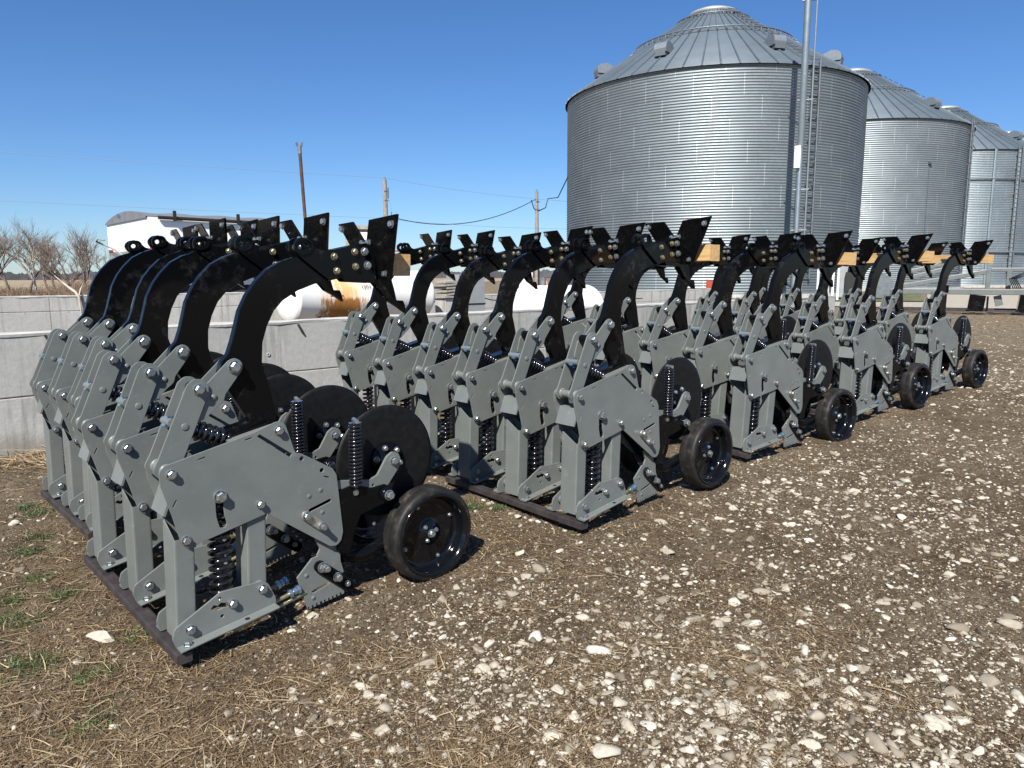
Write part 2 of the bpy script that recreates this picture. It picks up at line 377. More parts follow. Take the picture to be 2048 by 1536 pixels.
# ------------------------------------------------------------------ one row unit (x along the unit, z up, y across; near side is -y)
def make_unit():
    root = empty('row_unit')
    PL = [(-.092, .722), (.222, .791), (.312, .820), (.342, .808), (.377, .690), (.404, .681), (.531, .600), (.547, .572),
          (.566, .331), (.556, .296), (.535, .279), (.505, .285), (.254, .478), (-.003, .424), (-.030, .412), (-.056, .438),
          (-.080, .543), (-.110, .655), (-.113, .702)]
    rad = [.02, .01, .03, .03, .002, .01, .02, .02, .03, .03, .03, .02, .01, .02, .03, .03, .05, .05, .02]
    PLf = fillet(PL, rad)
    slit = [(.232, .774), (.242, .7815), (.364, .687), (.356, .675)]
    hook = [(.083, .566), (.0815, .535), (.083, .505), (.089, .478)]
    hl = [(x + .0145, z) for x, z in hook]; hr = [(x - .0145, z) for x, z in hook][::-1]
    bot = [(.0775 + .0145 * math.cos(q) + .0115, .476 + .0145 * math.sin(q)) for q in np.linspace(PI, 2 * PI, 7)[1:-1]]
    hook_hole = hr[::-1] + bot + hl[::-1]
    def tick(a, b, w=.0022):
        a = Vector(a); b = Vector(b); d = (b - a).normalized(); nn = Vector((-d.y, d.x)) * w
        return [tuple(a + nn), tuple(b + nn), tuple(b - nn), tuple(a - nn)]
    holes = [slit, hook_hole, capsule((.428, .4505), (.512, .472), .0068), circ((.402, .662), .009), circ((.484, .601), .009),
             tick((.016, .724), (.043, .730)), tick((.188, .768), (.213, .773)), tick((-.062, .597), (-.075, .575)), tick((.492, .576), (.514, .566))]
    for sgn in (-1, 1):
        mb = MB(); plate_xz(mb, PLf, sgn * .07, .008, holes, .0012)
        if sgn < 0:
            for c in ((.425, .508), (.475, .523), (.478, .432), (.425, .415)):
                mb.lathe([(.010, 0), (.008, .0015), (0, .002)], (c[0], -.0742, c[1]), (0, -1, 0), 14)
        sp = mb.obj('side_plate', 'gray_paint', root)
        y = sgn * .0742; d = '-y' if sgn < 0 else '+y'
        for x, z, r in ((-.074, .690, .0145), (.229, .520, .0135), (-.041, .449, .0135), (.315, .786, .0145)): bolt(sp, x, y, z, r, .019, 'zinc', d)
        bolt(sp, .084, y, .580, .019, .024, 'zinc', d)
    # posts: square tubes with an open, slanted top
    for x0, x1, z0, z1, nm in ((-.092, -.022, .088, .50, 'post'), (.168, .242, .165, .545, 'post')):
        o = fillet([(x0, -.062), (x1, -.062), (x1, .05), (x0, .05)], .008, 3); i_ = fillet([(x0 + .006, -.056), (x1 - .006, -.056), (x1 - .006, .044), (x0 + .006, .044)], .004, 3)
        n = len(o); vs = []
        for loop in (o, i_):
            for zz in (0, 1):
                for x, y in loop: vs.append((x + (.014 if zz else 0), y, (z1 - (.05 if y < -.03 else 0)) if zz else z0))
        fs = []
        for j in range(n):
            k = (j + 1) % n
            fs += [(j, k, n + k, n + j), (2 * n + k, 2 * n + j, 3 * n + j, 3 * n + k), (n + j, n + k, 3 * n + k, 3 * n + j), (k, j, 2 * n + j, 2 * n + k)]
        MB().add(vs, fs).obj(nm, 'gray_paint', root)
    # bent cross plate closing the front between the side plates
    mb = MB(); a = Vector((-.103, 0, .545)); b = Vector((-.070, 0, .628)); d = (b - a).normalized(); up_ = Vector((-d.z, 0, d.x)) * .004
    q = [a + up_, b + up_, b + Vector((.05, 0, .012)) + up_, b + Vector((.05, 0, .004)), b - up_, a - up_]
    vs = [(p_.x, y_, p_.z) for y_ in (-.0655, .0655) for p_ in q]; n = 6
    mb.add(vs, [tuple(range(6)), tuple(range(11, 5, -1))] + [(j, j + 6, (j + 1) % 6 + 6, (j + 1) % 6) for j in range(6)])
    mb.obj('cross_plate', 'gray_paint', root)
    # foot brackets: angle iron, tilted, with slotted adjustment holes
    FO = fillet([(-.114, .112), (-.104, .146), (.061, .233), (.214, .229), (.236, .214), (.263, .150), (.263, .124), (-.102, .073)], [.02, .02, .02, .02, .03, .01, .006, .01])
    slot = fillet([(.020, .178), (.032, .192), (.046, .184), (.058, .193), (.072, .188), (.085, .186), (.085, .168), (.070, .172), (.056, .170), (.044, .168), (.034, .174)], .004, 2)
    for sgn in (-1, 1):
        mb = MB(); plate_xz(mb, FO, sgn * .086, .008, [slot, circ((.055, .209), .006), circ((.060, .142), .0065)], .0012)
        dirv = Vector((.365, 0, .051)).normalized(); nn = Vector((-dirv.z, 0, dirv.x))
        a = Vector((-.102, 0, .073)); L = .362
        prof = fillet([(sgn * .086, 0), (sgn * .136, 0), (sgn * .136, .008), (sgn * .094, .008)], [.003, .003, .003, .002], 2)
        vs = []
        for q in (0, L):
            for y_, h_ in prof: vs.append(a + dirv * q + nn * h_ + Vector((0, y_, 0)))
        n = len(prof); mb.add(vs, [tuple(range(n)), tuple(range(2 * n - 1, n - 1, -1))] + [(j, j + n, (j + 1) % n + n, (j + 1) % n) for j in range(n)])
        fb = mb.obj('foot_bracket', 'gray_paint', root); d = '-y' if sgn < 0 else '+y'
        for x, z, r in ((-.053, .130, .0145), (.213, .199, .0145), (.099, .178, .014)): bolt(fb, x, sgn * .0902, z, r, .018, 'zinc', d)
        bolt(fb, -.070, sgn * .112, .0855, .0135, .014, 'zinc', '+z')
        for bx, bz in ((-.053, .132), (.213, .200)): MB().lathe([(.024, 0), (.024, .016), (.019, .021)], (bx, sgn * .061, bz), (0, sgn, 0), 18).obj('bushing', 'gray_paint', fb)
        if sgn < 0: bolt(fb, .140, -.118, .1155, .008, .002, 'black_rubber', '+z', 'slot_plug')
    # vertical down-pressure spring
    sp = MB().coil((.094, 0, .160), (.102, 0, .575), .0345, .0088, 14, 8, 16).obj('coil_spring', 'spring_black', root)
    MB().cyl((.094, 0, .13), (.102, 0, .60), .012, 10).obj('spring_rod', 'bare_steel', sp)
    # knee links and upper links
    KL = fillet([(-.128, .700), (-.104, .741), (.006, .985), (.030, 1.004), (.060, 1.001), (.080, .978), (.078, .950), (-.022, .728), (-.062, .672), (-.100, .668)], [.03, .03, .02, .03, .03, .02, .02, .05, .03, .03])
    for sgn in (-1, 1):
        kl = plate_xz(MB(), KL, sgn * .046, .008, (), .0012).obj('knee_link', 'gray_paint', root)
        d = '-y' if sgn < 0 else '+y'
        bolt(kl, .044, sgn * .0502, .967, .016, .020, 'zinc', d)
        MB().lathe([(.0125, 0), (.0125, .0022), (.0105, .003), (0, .003)], (-.010, sgn * .05, .842), (0, sgn, 0), 20).obj('pin_end', 'gray_paint', kl)
    mb = MB(); mb.cyl((-.082, -.066, .700), (-.082, .066, .700), .019, 18)
    for y_ in (-.066, -.030, .030): mb.lathe([(.019, 0), (.026, .002), (.026, .010), (.019, .012)], (-.082, y_, .700), (0, 1, 0), 18)
    mb.obj('axle_tube', 'gray_paint', root)
    UL = fillet([(.020, .952), (.080, .985), (.158, 1.057), (.182, 1.066), (.206, 1.050), (.208, 1.022), (.156, .958), (.140, .938), (.134, .915), (.104, .893), (.070, .862), (.026, .842), (-.004, .872)],
                [.02, .03, .03, .03, .03, .03, .03, .03, .03, .04, .05, .02, .03])
    for sgn in (-1, 1):
        ul = plate_xz(MB(), UL, sgn * .036, .008, (), .0012).obj('upper_link', 'gray_paint', root)
        bolt(ul, .176, sgn * .0402, 1.034, .0185, .024, 'zinc', '-y' if sgn < 0 else '+y')
        MB().lathe([(.013, 0), (.013, .0015), (0, .002)], (.098, sgn * .04, .93), (0, sgn, 0), 18).obj('weld_plug', 'gray_paint', ul)
    MB().cyl((.044, -.03, .967), (.044, .03, .967), .020, 16).obj('knee_spacer', 'black_paint', root)
    # diagonal trip spring between the knee links
    ts = MB().coil((.018, 0, .826), (.178, 0, .752), .0315, .0075, 8, 8, 16, .028).obj('trip_spring', 'spring_black', root)
    ax = Vector((.16, 0, -.074)).normalized(); a = Vector((.018, 0, .826))
    mb = MB(); mb.lathe([(0, -.03), (.020, -.03), (.022, -.012), (.036, -.010), (.036, .0), (0, .0)], a, ax, 10, False); mb.obj('spring_collar', 'spring_black', ts)
    mb = MB(); mb.cyl(a - ax * .085, a + ax * .16, .010, 10); mb.lathe([(.021, -.085), (.021, -.062)], a, ax, 6, False); mb.lathe([(0, -.085), (.021, -.085)], a, ax, 6, False); mb.lathe([(.026, -.062), (.026, -.054), (.012, -.054)], a, ax, 14, False)
    mb.obj('trip_bolt', 'zinc_blue', ts)
    b0 = MB().cyl((-.048, -.042, .858), (-.048, .042, .858), .015, 12).obj('trunnion', 'gray_paint', root)
    # top cover between the plates
    mb = MB(); a = Vector((.135, 0, .766)); b = Vector((.335, 0, .806)); d = (b - a).normalized()
    mb.box(((a + b) / 2), ((b - a).length, .131, .008), Matrix.Rotation(-math.atan2(d.z, d.x), 3, 'Y')); mb.obj('cover_plate', 'gray_paint', root)
    mb = MB(); mb.box((.215, .012, .800), (.17, .075, .03), Matrix.Rotation(-.20, 3, 'Y')); mb.cyl((.305, -.03, .832), (.305, .03, .832), .022, 14); mb.obj('shank_holder', 'black_paint', root)
    # curved shank
    left = [(.262, .770), (.155, .955), (.128, 1.000), (.140, 1.050), (.166, 1.076), (.183, 1.119), (.203, 1.183), (.217, 1.231), (.248, 1.289), (.284, 1.335), (.332, 1.381), (.386, 1.409), (.441, 1.426), (.484, 1.434), (.60, 1.458), (.715, 1.474), (.790, 1.440)]
    right = [(.800, 1.352), (.752, 1.377), (.654, 1.350), (.516, 1.324), (.447, 1.300), (.384, 1.264), (.347, 1.226), (.318, 1.172), (.297, 1.111), (.291, 1.039), (.309, .970), (.337, .834), (.346, .770)]
    sh = plate_xz(MB(), fillet(left + right, .03, 2), 0, .036, (), .003).obj('shank', 'black_paint', root)
    # adapter side plates with their eye
    AD = fillet([(.434, 1.442), (.436, 1.486), (.468, 1.503), (.502, 1.482), (.528, 1.456), (.560, 1.449), (.707, 1.479), (.768, 1.489), (.785, 1.40), (.776, 1.324), (.648, 1.331), (.632, 1.350), (.575, 1.336), (.520, 1.376)], [.03, .03, .03, .03, .03, .02, .01, .01, .01, .01, .01, .01, .01, .02])
    for sgn in (-1, 1):
        ad = plate_xz(MB(), AD, sgn * .025, .013, [capsule((.461, 1.463), (.479, 1.467), .0115)], .0015).obj('shank_bracket', 'black_paint', root)
        d = '-y' if sgn < 0 else '+y'
        mb = MB()
        prof_o = capsule((.461, 1.463), (.479, 1.467), .030, 10); prof_i = capsule((.461, 1.463), (.479, 1.467), .0215, 10)
        plate_xz(mb, prof_o, sgn * .0345, .006, [prof_i], .001); mb.obj('eye_boss', 'black_paint', ad)
        for x, z in ((.597, 1.429), (.606, 1.374), (.688, 1.449), (.690, 1.391)): bolt(ad, x, sgn * .0317, z, .0115, .013, 'zinc_yellow', d)
        for x, z in ((.733, 1.451), (.745, 1.396)): bolt(ad, x, sgn * .0317, z, .0135, .014, 'zinc', d)
    # the crossed wings across the shank tip
    for sgn in (-1, 1):
        pts = [(0, 1.338), (.062, 1.335), (.085, 1.350), (.150, 1.455), (.232 if sgn < 0 else .218, 1.588 if sgn < 0 else 1.573), (.062, 1.574), (.012, 1.500), (0, 1.496)]
        vs, fs = slab2d(fillet(pts, [0, .004, .004, .01, .002, .002, .008, 0], 2), (), .010, .001)
        w = MB(); w.add([(.772 + .15 * v.x - .34 * (v.y - 1.46) + v.z, sgn * (v.x + .002), v.y) for v in vs], fs)
        w = w.obj('wing', 'black_wing', root)
        for q, z, r in ((.188, 1.552, .0125), (.022, 1.487, .0115), (.060, 1.362, .0105), (.072, 1.425, .0001)):
            if r > .001: bolt(w, .772 + .15 * q - .34 * (z - 1.46) - .0055, sgn * q, z, r, .013, 'zinc', '-x')
        if sgn > 0: bolt(w, .7600, 0, 1.478, .0115, .013, 'zinc', '-x')
        # strip bolted behind the wing
        mb = MB(); mb.box((.806, sgn * .05, 1.415), (.012, .03, .10), Matrix.Rotation(-.33, 3, 'Y')); mb.obj('wing_stay', 'black_paint', w)
    # ripper point
    PT = fillet([(.782, 1.340), (.868, 1.350), (.882, 1.300), (.893, 1.252), (.926, 1.250), (.934, 1.232), (.941, 1.196), (.900, 1.224), (.849, 1.252), (.820, 1.285), (.784, 1.322)], [0, .01, .02, .005, .004, .01, 0, .01, .02, .02, 0], 3)
    plate_xz(MB(), PT, 0, .030, (), .003).obj('point', 'black_paint', root)
    # coulter disc
    C = Vector((0, 0, 0)); mb = MB()
    mb.lathe([(0, -.004), (.18, -.004), (.225, -.0035), (.243, -.0006), (.243, .0006), (.225, .0035), (.18, .004), (0, .004)], C, (0, 1, 0), 72)
    disc = mb.obj('coulter_disc', 'disc_black', root); disc.location = (.838, .022, .562)
    MB().lathe([(0, -.040), (.028, -.040), (.032, -.022), (.078, -.018), (.082, -.004), (0, -.004)], C, (0, 1, 0), 32).obj('hub', 'black_paint', disc)
    for k in range(6): bolt(disc, C.x + .060 * math.cos(k * PI / 3 + .5), C.y - .018, C.z + .060 * math.sin(k * PI / 3 + .5), .0105, .014, 'zinc', '-y')
    GA = fillet([(.520, .548), (.706, .516), (.744, .528), (.793, .600), (.822, .617), (.852, .604), (.862, .578), (.854, .545), (.795, .476), (.700, .478), (.520, .512)], [0, .01, .02, .03, .02, .02, .02, .03, .01, .005, 0])
    ga = plate_xz(MB(), GA, -.052, .012, [circ((.722, .490), .006)], .0015).obj('disc_arm', 'gray_paint', root)
    bolt(ga, .826, -.058, .577, .0155, .018, 'zinc', '-y')
    # upright spring beside the disc
    a_s = MB().coil((.632, -.070, .505), (.640, -.070, .762), .0225, .0062, 17, 7, 14).obj('upright_spring', 'spring_black', root)
    mb = MB(); mb.cyl((.632, -.07, .50), (.640, -.07, .772), .009, 10); mb.obj('spring_rod', 'bare_steel', a_s)
    mb = MB(); mb.cyl((.640, -.07, .762), (.640, -.07, .769), .026, 14); mb.obj('spring_cap', 'spring_black', a_s); MB().cyl((.632, -.098, .778), (.648, -.046, .778), .009, 10).obj('cap_pin', 'zinc', a_s)
    BA = fillet([(.555, .500), (.620, .512), (.712, .482), (.775, .486), (.812, .462), (.808, .420), (.780, .405), (.655, .378), (.620, .300), (.600, .225), (.545, .240), (.545, .40)], .02)
    ba = plate_xz(MB(), BA, -.045, .045, (), .004).obj('pivot_arm', 'black_paint', root)
    MB().lathe([(.03, 0), (.03, .02), (.024, .026), (0, .026)], (.776, -.066, .444), (0, -1, 0), 20).obj('pivot_boss', 'black_paint', ba)
    bolt(ba, .776, -.092, .444, .017, .022, 'zinc', '-y'); bolt(ba, .634, -.068, .478, .010, .008, 'zinc', '-y')
    # black block added between the side plates for interior shade and black inner part
    IB = fillet([(.255, .545), (.33, .47), (.47, .31), (.56, .22), (.60, .30), (.58, .56), (.40, .66), (.27, .70)], .02)
    plate_xz(MB(), IB, .0, .07, (), .004).obj('interior_dark_block', 'black_paint', root)
    wa = MB(); wa.tube([(.56, .0, .30), (.60, -.01, .20), (.68, -.02, .185), (.80, -.025, .215), (.962, -.03, .236)], [.036, .034, .030, .028, .026], 10); wa.obj('wheel_arm', 'black_paint', root)
    # gauge wheel
    W = Vector((0, 0, 0))
    def P(l): return [(r, h) for r, h in l]
    ty = MB(); ty.lathe(P([(.172, .049), (.184, .0535), (.196, .0525), (.2045, .047), (.2080, .038), (.2085, .010), (.2075, .0065), (.2075, -.0065), (.2085, -.010), (.2080, -.038), (.2045, -.047), (.196, -.0525), (.184, -.0535), (.168, -.048), (.160, -.03), (.160, .03), (.172, .049)]), W, (0, -1, 0), 64)
    gw = empty('gauge_wheel', (.968, -.090, .232)); gw.parent = root
    ty.obj('tyre', 'tyre_rubber', gw)
    rm = MB(); rm.lathe(P([(.182, .0525), (.1835, .056), (.176, .058), (.170, .054), (.1655, .044), (.1625, .040), (.1600, .030), (.157, .004), (.152, -.004), (.140, -.006), (.070, -.001), (.052, .002), (.046, .008), (.024, .010), (.020, .016), (0, .018)]), W, (0, -1, 0), 64)
    rm.lathe(P([(.172, -.05), (.15, -.045), (.09, -.03), (0, -.03)]), W, (0, -1, 0), 40)
    rim = rm.obj('rim', 'rim_black', gw)
    bolt(rim, W.x, W.y - .022, W.z, .0145, .016, 'zinc', '-y')
    for k in range(3): bolt(rim, W.x + .036 * math.cos(k * 2.1 + .6), W.y - .008, W.z + .036 * math.sin(k * 2.1 + .6), .008, .010, 'zinc', '-y')
    for k in range(4): bolt(rim, W.x + .132 * math.cos(k * PI / 2 + .35), W.y + .0055, W.z + .132 * math.sin(k * PI / 2 + .35), .0075, .009, 'zinc', '-y')
    # depth quadrant, neck, lever
    teeth = []
    a = Vector((.566, .062)); b = Vector((.405, .043)); n = 9
    for k in range(n):
        p0 = a.lerp(b, k / n); p1 = a.lerp(b, (k + .55) / n)
        up2 = Vector((-.002, .010))
        teeth += [tuple(p0), tuple(p1), tuple(p1 + up2), tuple(a.lerp(b, (k + .95) / n) + up2)]
    QD = [(.366, .186), (.432, .248), (.459, .252), (.576, .134)] + teeth + [(.405, .043), (.390, .100)]
    qd = plate_xz(MB(), QD, -.056, .009, [capsule((.428, .109), (.498, .128), .006)], .0008).obj('depth_quadrant', 'gray_paint', root)
    MB().lathe([(.010, 0), (.008, .002), (0, .0025)], (.405, -.0605, .185), (0, -1, 0), 12).lathe([(.010, 0), (.008, .002), (0, .0025)], (.430, -.0605, .085), (0, -1, 0), 12).obj('dimple', 'gray_paint', qd)
    plate_xz(MB(), fillet([(.445, .335), (.560, .300), (.562, .200), (.580, .135), (.455, .245), (.474, .275)], .015), -.046, .009, (), .001).obj('quadrant_neck', 'gray_paint', root)
    lv = plate_xz(MB(), capsule((.458, .212), (.588, .092), .024), -.070, .012, (), .002).obj('depth_lever', 'black_paint', root)
    bolt(lv, .466, -.078, .208, .017, .012, 'zinc', '-y'); bolt(lv, .478, -.090, .203, .012, .016, 'zinc', '-y')
    bolt(lv, .529, -.076, .150, .015, .026, 'zinc', '-y'); bolt(lv, .575, -.076, .108, .010, .012, 'zinc', '-y')
    hd = plate_xz(MB(), capsule((.404, .437), (.468, .380), .0185), -.0805, .011, (), .003).obj('latch_handle', 'zinc_dull', root)
    bolt(hd, .404, -.086, .437, .013, .018, 'zinc', '-y'); bolt(hd, .466, -.086, .381, .012, .030, 'zinc', '-y')
    # adjuster rods
    for dz, y_, x1 in ((.013, -.060, .372), (-.012, -.056, .40), (.013, .05, .372)):
        rd = MB(); rd.cyl((.11, y_, .068 + dz), (x1, y_, .128 + dz), .0085, 10); rd = rd.obj('adjuster_rod', 'zinc_yellow', root)
        if dz > 0:
            mb = MB(); ax_ = Vector((.262, 0, .06)).normalized()
            for q, r_ in ((.225, .017), (.243, .014), (.258, .018)): mb.lathe([(0, 0), (r_, 0), (r_, .013), (0, .013)], Vector((.11, y_, .068 + dz)) + ax_ * q, ax_, 6, False)
            mb.obj('hex_nut', 'zinc_blue', rd)
    return root

UNITS = {  # position of the unit's datum, yaw and lean in degrees
    'A': [(.841, 2.659, 0, .12, .05), (.839, 3.116, .017, 1.46, 1.41), (.818, 3.561, .033, 1.56, 1.22), (.884, 4.039, .064, -.78, -.03), (.876, 4.350, .071, 1.03, 1.31), (.862, 4.786, .065, .59, .88)],
    'B': [(2.727, 2.503, .069, -1.73, .56), (2.734, 2.942, .067, -.47, .26), (2.744, 3.376, .074, -1.75, -.11), (2.814, 3.880, .056, -.52, .33), (2.787, 4.309, .077, -1.41, 1.19), (2.782, 4.797, .098, -2.29, 1.49)],
    'C': [(4.504, 2.610, .101, -7.03, -2.04), (4.582, 3.047, .111, -9.36, -2.05), (4.721, 3.550, .123, -10.27, -2.06), (4.720, 4.020, .115, -7, -1.0), (4.998, 4.400, .097, -5.28, -.86), (4.864, 4.751, .150, -6.08, -.64)],
    'D': [(6.253, 2.637, .122, -6.05, -.50), (6.372, 3.114, .116, -5.94, -.74), (6.403, 3.808, .137, -6.65, -.53), (6.676, 4.401, .128, -5.51, -.34)],
    'E': [(8.024, 2.657, .128, -6.38, -.93), (8.383, 3.197, .137, -7.05, -.97), (8.318, 3.606, .146, -6.08, -.73), (8.253, 3.960, .135, -4.75, -.52), (8.424, 4.374, .140, -5.76, -.69), (8.376, 4.793, .145, -5.79, -.53)]}
ROWN = {'A': 'leftmost row', 'B': 'second row from left', 'C': 'middle row', 'D': 'fourth row from left', 'E': 'rightmost row'}
ORD = ['nearest', 'second', 'third', 'fourth', 'fifth', 'sixth']
proto = make_unit()
TABLE = {}
for o in list(bpy.data.objects):
    if o.parent is not None: TABLE.setdefault(o.parent, []).append(o)
FRAMES = {}
first = True
for row, lst in UNITS.items():
    for i, (x, y, z, yw, tl) in enumerate(lst):
        o = proto if first else copy_tree(proto, None, TABLE); first = False
        Mx = Matrix.Translation((x, y, z)) @ Matrix.Rotation(R(yw), 4, 'Z') @ Matrix.Rotation(-R(tl), 4, 'Y') @ Matrix.Translation((0, -.02, 0))
        o.location = Mx.to_translation(); o.rotation_euler = Mx.to_euler(); FRAMES[row, i] = Mx
        for ch in list(o.children):           # nobody parked every wheel and disc at the same angle
            if ch.name.startswith('gauge_wheel'): ch.rotation_euler = (0, random.uniform(0, 6.28), 0); ch.location = ch.location + Vector((random.uniform(-.012, .012), 0, 0))
            elif ch.name.startswith('coulter_disc'): ch.rotation_euler = (0, random.uniform(0, 6.28), 0)
            elif ch.name.startswith('depth_lever') and i: ch.location = (random.uniform(-.006, .006), 0, random.uniform(-.006, .006))
        last = i == len(lst) - 1
        pos = 'nearest the camera' if i == 0 else ('farthest back' if last else ORD[i] + ' from the camera')
        tag(o, f'gray row unit with black shank, {pos} in the {ROWN[row]}', 'row unit', 'row units standing in rows')
# skid rails and wooden beams, one pair for each set of three
def bar_mesh(a, b, w, h, bev, mat, name):
    a = Vector(a); b = Vector(b); L = (b - a).length
    pr = fillet([(-w / 2, 0), (w / 2, 0), (w / 2, h), (-w / 2, h)], bev, 2); n = len(pr)
    vs = [(x, q, z) for q in (0, L) for x, z in pr]
    mb = MB(); mb.add(vs, [tuple(range(n)), tuple(range(2 * n - 1, n - 1, -1))] + [(j, j + n, (j + 1) % n + n, (j + 1) % n) for j in range(n)])
    d = (b - a).normalized()
    o = mb.obj(name, mat); X = d.cross(Vector((0, 0, 1))).normalized(); Z = X.cross(d)
    o.matrix_world = Matrix.Translation(a) @ Matrix((X, d, Z)).transposed().to_4x4(); return o
GRP = {'A': [(0, 2), (3, 5)], 'B': [(0, 2), (3, 5)], 'C': [(0, 2), (3, 5)], 'D': [(0, 1), (2, 3)], 'E': [(0, 2), (3, 5)]}
for row, gl in GRP.items():
    for k, (i, j) in enumerate(gl):
        m0, m1 = FRAMES[row, i], FRAMES[row, j]
        a = m0 @ Vector((-.088, -.122, .066)); b = m1 @ Vector((-.088, .15, .066))
        a.z -= .038; b.z -= .038
        tag(bar_mesh(a, b, .052, .036, .006, 'rail_steel', 'skid_rail'),
            f'dark steel skid bar under the {"near" if k == 0 else "far"} units of the {ROWN[row]}', 'skid bar', 'skid bars under the units')
        a = m0 @ Vector((.880, -.075 if row == 'A' and k == 0 else -.18, 1.353)); b = m1 @ Vector((.880, .17, 1.353))
        tag(bar_mesh(a, b, .089, .089, .004, 'sawn_wood', 'timber_beam'),
            f'sawn timber beam across the {"near" if k == 0 else "far"} units of the {ROWN[row]}', 'timber beam', 'timber beams across the units')

# ------------------------------------------------------------------ walls
def wall(name, x0, x1, y, thick, z0, z1, mat, label, seam_dx, seam_z):
    """cast wall in panels with joint grooves and a rough lip, built as one thing"""
    root = empty(name, (x0, y, z0)); tag(root, label, 'wall')
    n = max(1, round((x1 - x0) / seam_dx)); w = (x1 - x0) / n
    for k in range(n):
        a = k * w + .004; b = (k + 1) * w - .004
        mb = MB(); zz = [0, seam_z - z0 - .003, seam_z - z0 + .003, z1 - z0]
        for u, v_ in ((zz[0], zz[1]), (zz[2], zz[3])):
            q = fillet([(0, u), (thick, u), (thick, v_), (0, v_)], .008, 2); m = len(q); xs = np.linspace(a, b, 9)
            vs = []
            for xx in xs:
                for (yy, hh) in q:
                    jit = (mnoise.noise(Vector((xx * 3 + x0, hh * 9, yy * 7 + y)))) * .006
                    vs.append((xx, yy + jit, hh + (jit if hh > .5 * (z1 - z0) else 0)))
            fs = [(r_ * m + j, r_ * m + (j + 1) % m, (r_ + 1) * m + (j + 1) % m, (r_ + 1) * m + j) for r_ in range(8) for j in range(m)]
            fs += [tuple(range(m))[::-1], tuple(range(8 * m, 9 * m))]
            mb.add(vs, fs)
        mb.box(((a + b) / 2, thick * .6, (seam_z - z0)), (b - a, thick * .7, .02))
        mb.obj('wall_panel', mat, root)
        mb = MB()
        for q in range(3):
            px = a + (b - a) * (.12 + .36 * q)
            for hh in (.3, .72): mb.lathe([(.019, .001), (.015, -.001), (.008, -.001), (.007, .001)], (px, -.0045, hh * (z1 - z0)), (0, 1, 0), 12)
        mb.obj('tie_marks', 'concrete_top', root)
    # cap of rough mortar along the top
    mb = MB(); N = int((x1 - x0) / .12); vs = []
    for i in range(N + 1):
        xx = (x1 - x0) * i / N
        for yy, hh in ((-.004, -.012), (-.007, .008), (.02, .016), (thick - .03, .016), (thick + .008, .008), (thick + .006, -.012)):
            nz_ = mnoise.noise(Vector((xx * 5 + x0, yy * 20, y))) * .009
            vs.append((xx, yy + nz_, z1 - z0 + hh + nz_))
    m = 6; mb.add(vs, [(i * m + j, i * m + (j + 1) % m, (i + 1) * m + (j + 1) % m, (i + 1) * m + j) for i in range(N) for j in range(m)] + [tuple(range(m))[::-1], tuple(range(N * m, (N + 1) * m))])
    mb.obj('wall_cap', 'concrete_top', root)
    return root
wall('concrete_wall', -6.0, 14.2, 6.32, .20, -.05, .945, 'concrete', 'near gray concrete wall right behind the rows of row units', 2.44, .49)
wall('concrete_wall', -9.0, 12.0, 14.9, .20, .05, 1.035, 'concrete_far', 'far concrete wall behind the rusty tank and below the trees', 2.44, .78)
wall('concrete_wall', 12.2, 24.5, 15.2, .20, .05, .86, 'concrete_far', 'low concrete wall at the foot of the largest grain bin', 2.44, .5)
# rebar hooks sticking out of the near wall
for k, (px, pz) in enumerate(((1.10, .90), (3.10, .885))):
    mb = MB(); mb.box((px, 6.305, pz), (.016, .02, .085), Matrix.Rotation(-.5, 3, 'Y'))
    tag(mb.obj('form_tie', 'rail_steel'), ['dark metal stub in the near wall at the left edge of the photo', 'dark metal stub in the near wall below the rusty tank'][k], 'metal stub', 'metal stubs in the wall')

# ------------------------------------------------------------------ ground
def ground():
    # fine in the foreground, coarse to the horizon
    def axis(lo, hi, f0, f1, step, far):
        a = list(np.arange(f0, f1, step)); s = step; x = f1
        while x < hi: a.append(x); s *= 1.18; x += s
        a.append(hi); s = step; x = f0; pre = []
        while x > lo: s *= 1.18; x -= s; pre.append(max(x, lo))
        return np.array(sorted(set(np.round(pre + a, 4))))
    xs = axis(-900, 900, -.3, 7.5, .024, 0); ys = axis(-300, 1200, .35, 6.4, .024, 0)
    X, Y = np.meshgrid(xs, ys, indexing='ij')
    Z = np.vectorize(gz)(X, Y)
    rr = np.hypot(X, Y)
    h = np.zeros_like(Z)
    near = (rr < 26)
    idx = np.argwhere(near)
    for i, j in idx:
        x, y = xs[i], ys[j]
        if rr[i, j] < 12:
            h[i, j] = .022 * mnoise.noise(Vector((x * 1.6, y * 1.6, 3))) + .011 * mnoise.noise(Vector((x * 6, y * 6, 8))) + .008 * mnoise.noise(Vector((x * 17, y * 17, 1)))
        else: h[i, j] = .03 * mnoise.noise(Vector((x * .8, y * .8, 3)))
    Z = Z + h
    nx, ny = len(xs), len(ys)
    me = bpy.data.meshes.new('ground')
    V = np.stack([X, Y, Z], -1).reshape(-1, 3)
    I = np.arange(nx * ny).reshape(nx, ny)
    F = np.stack([I[:-1, :-1], I[1:, :-1], I[1:, 1:], I[:-1, 1:]], -1).reshape(-1, 4)
    me.vertices.add(len(V)); me.vertices.foreach_set('co', V.ravel())
    me.loops.add(F.size); me.loops.foreach_set('vertex_index', F.ravel())
    me.polygons.add(len(F)); me.polygons.foreach_set('loop_start', np.arange(0, F.size, 4)); me.polygons.foreach_set('loop_total', np.full(len(F), 4))
    me.polygons.foreach_set('use_smooth', np.ones(len(F), bool)); me.update(); me.validate()
    me.materials.append(M['soil'])
    o = link(bpy.data.objects.new('ground', me)); o['kind'] = 'structure'
    return xs, ys, Z
GX, GY, GZ = ground()
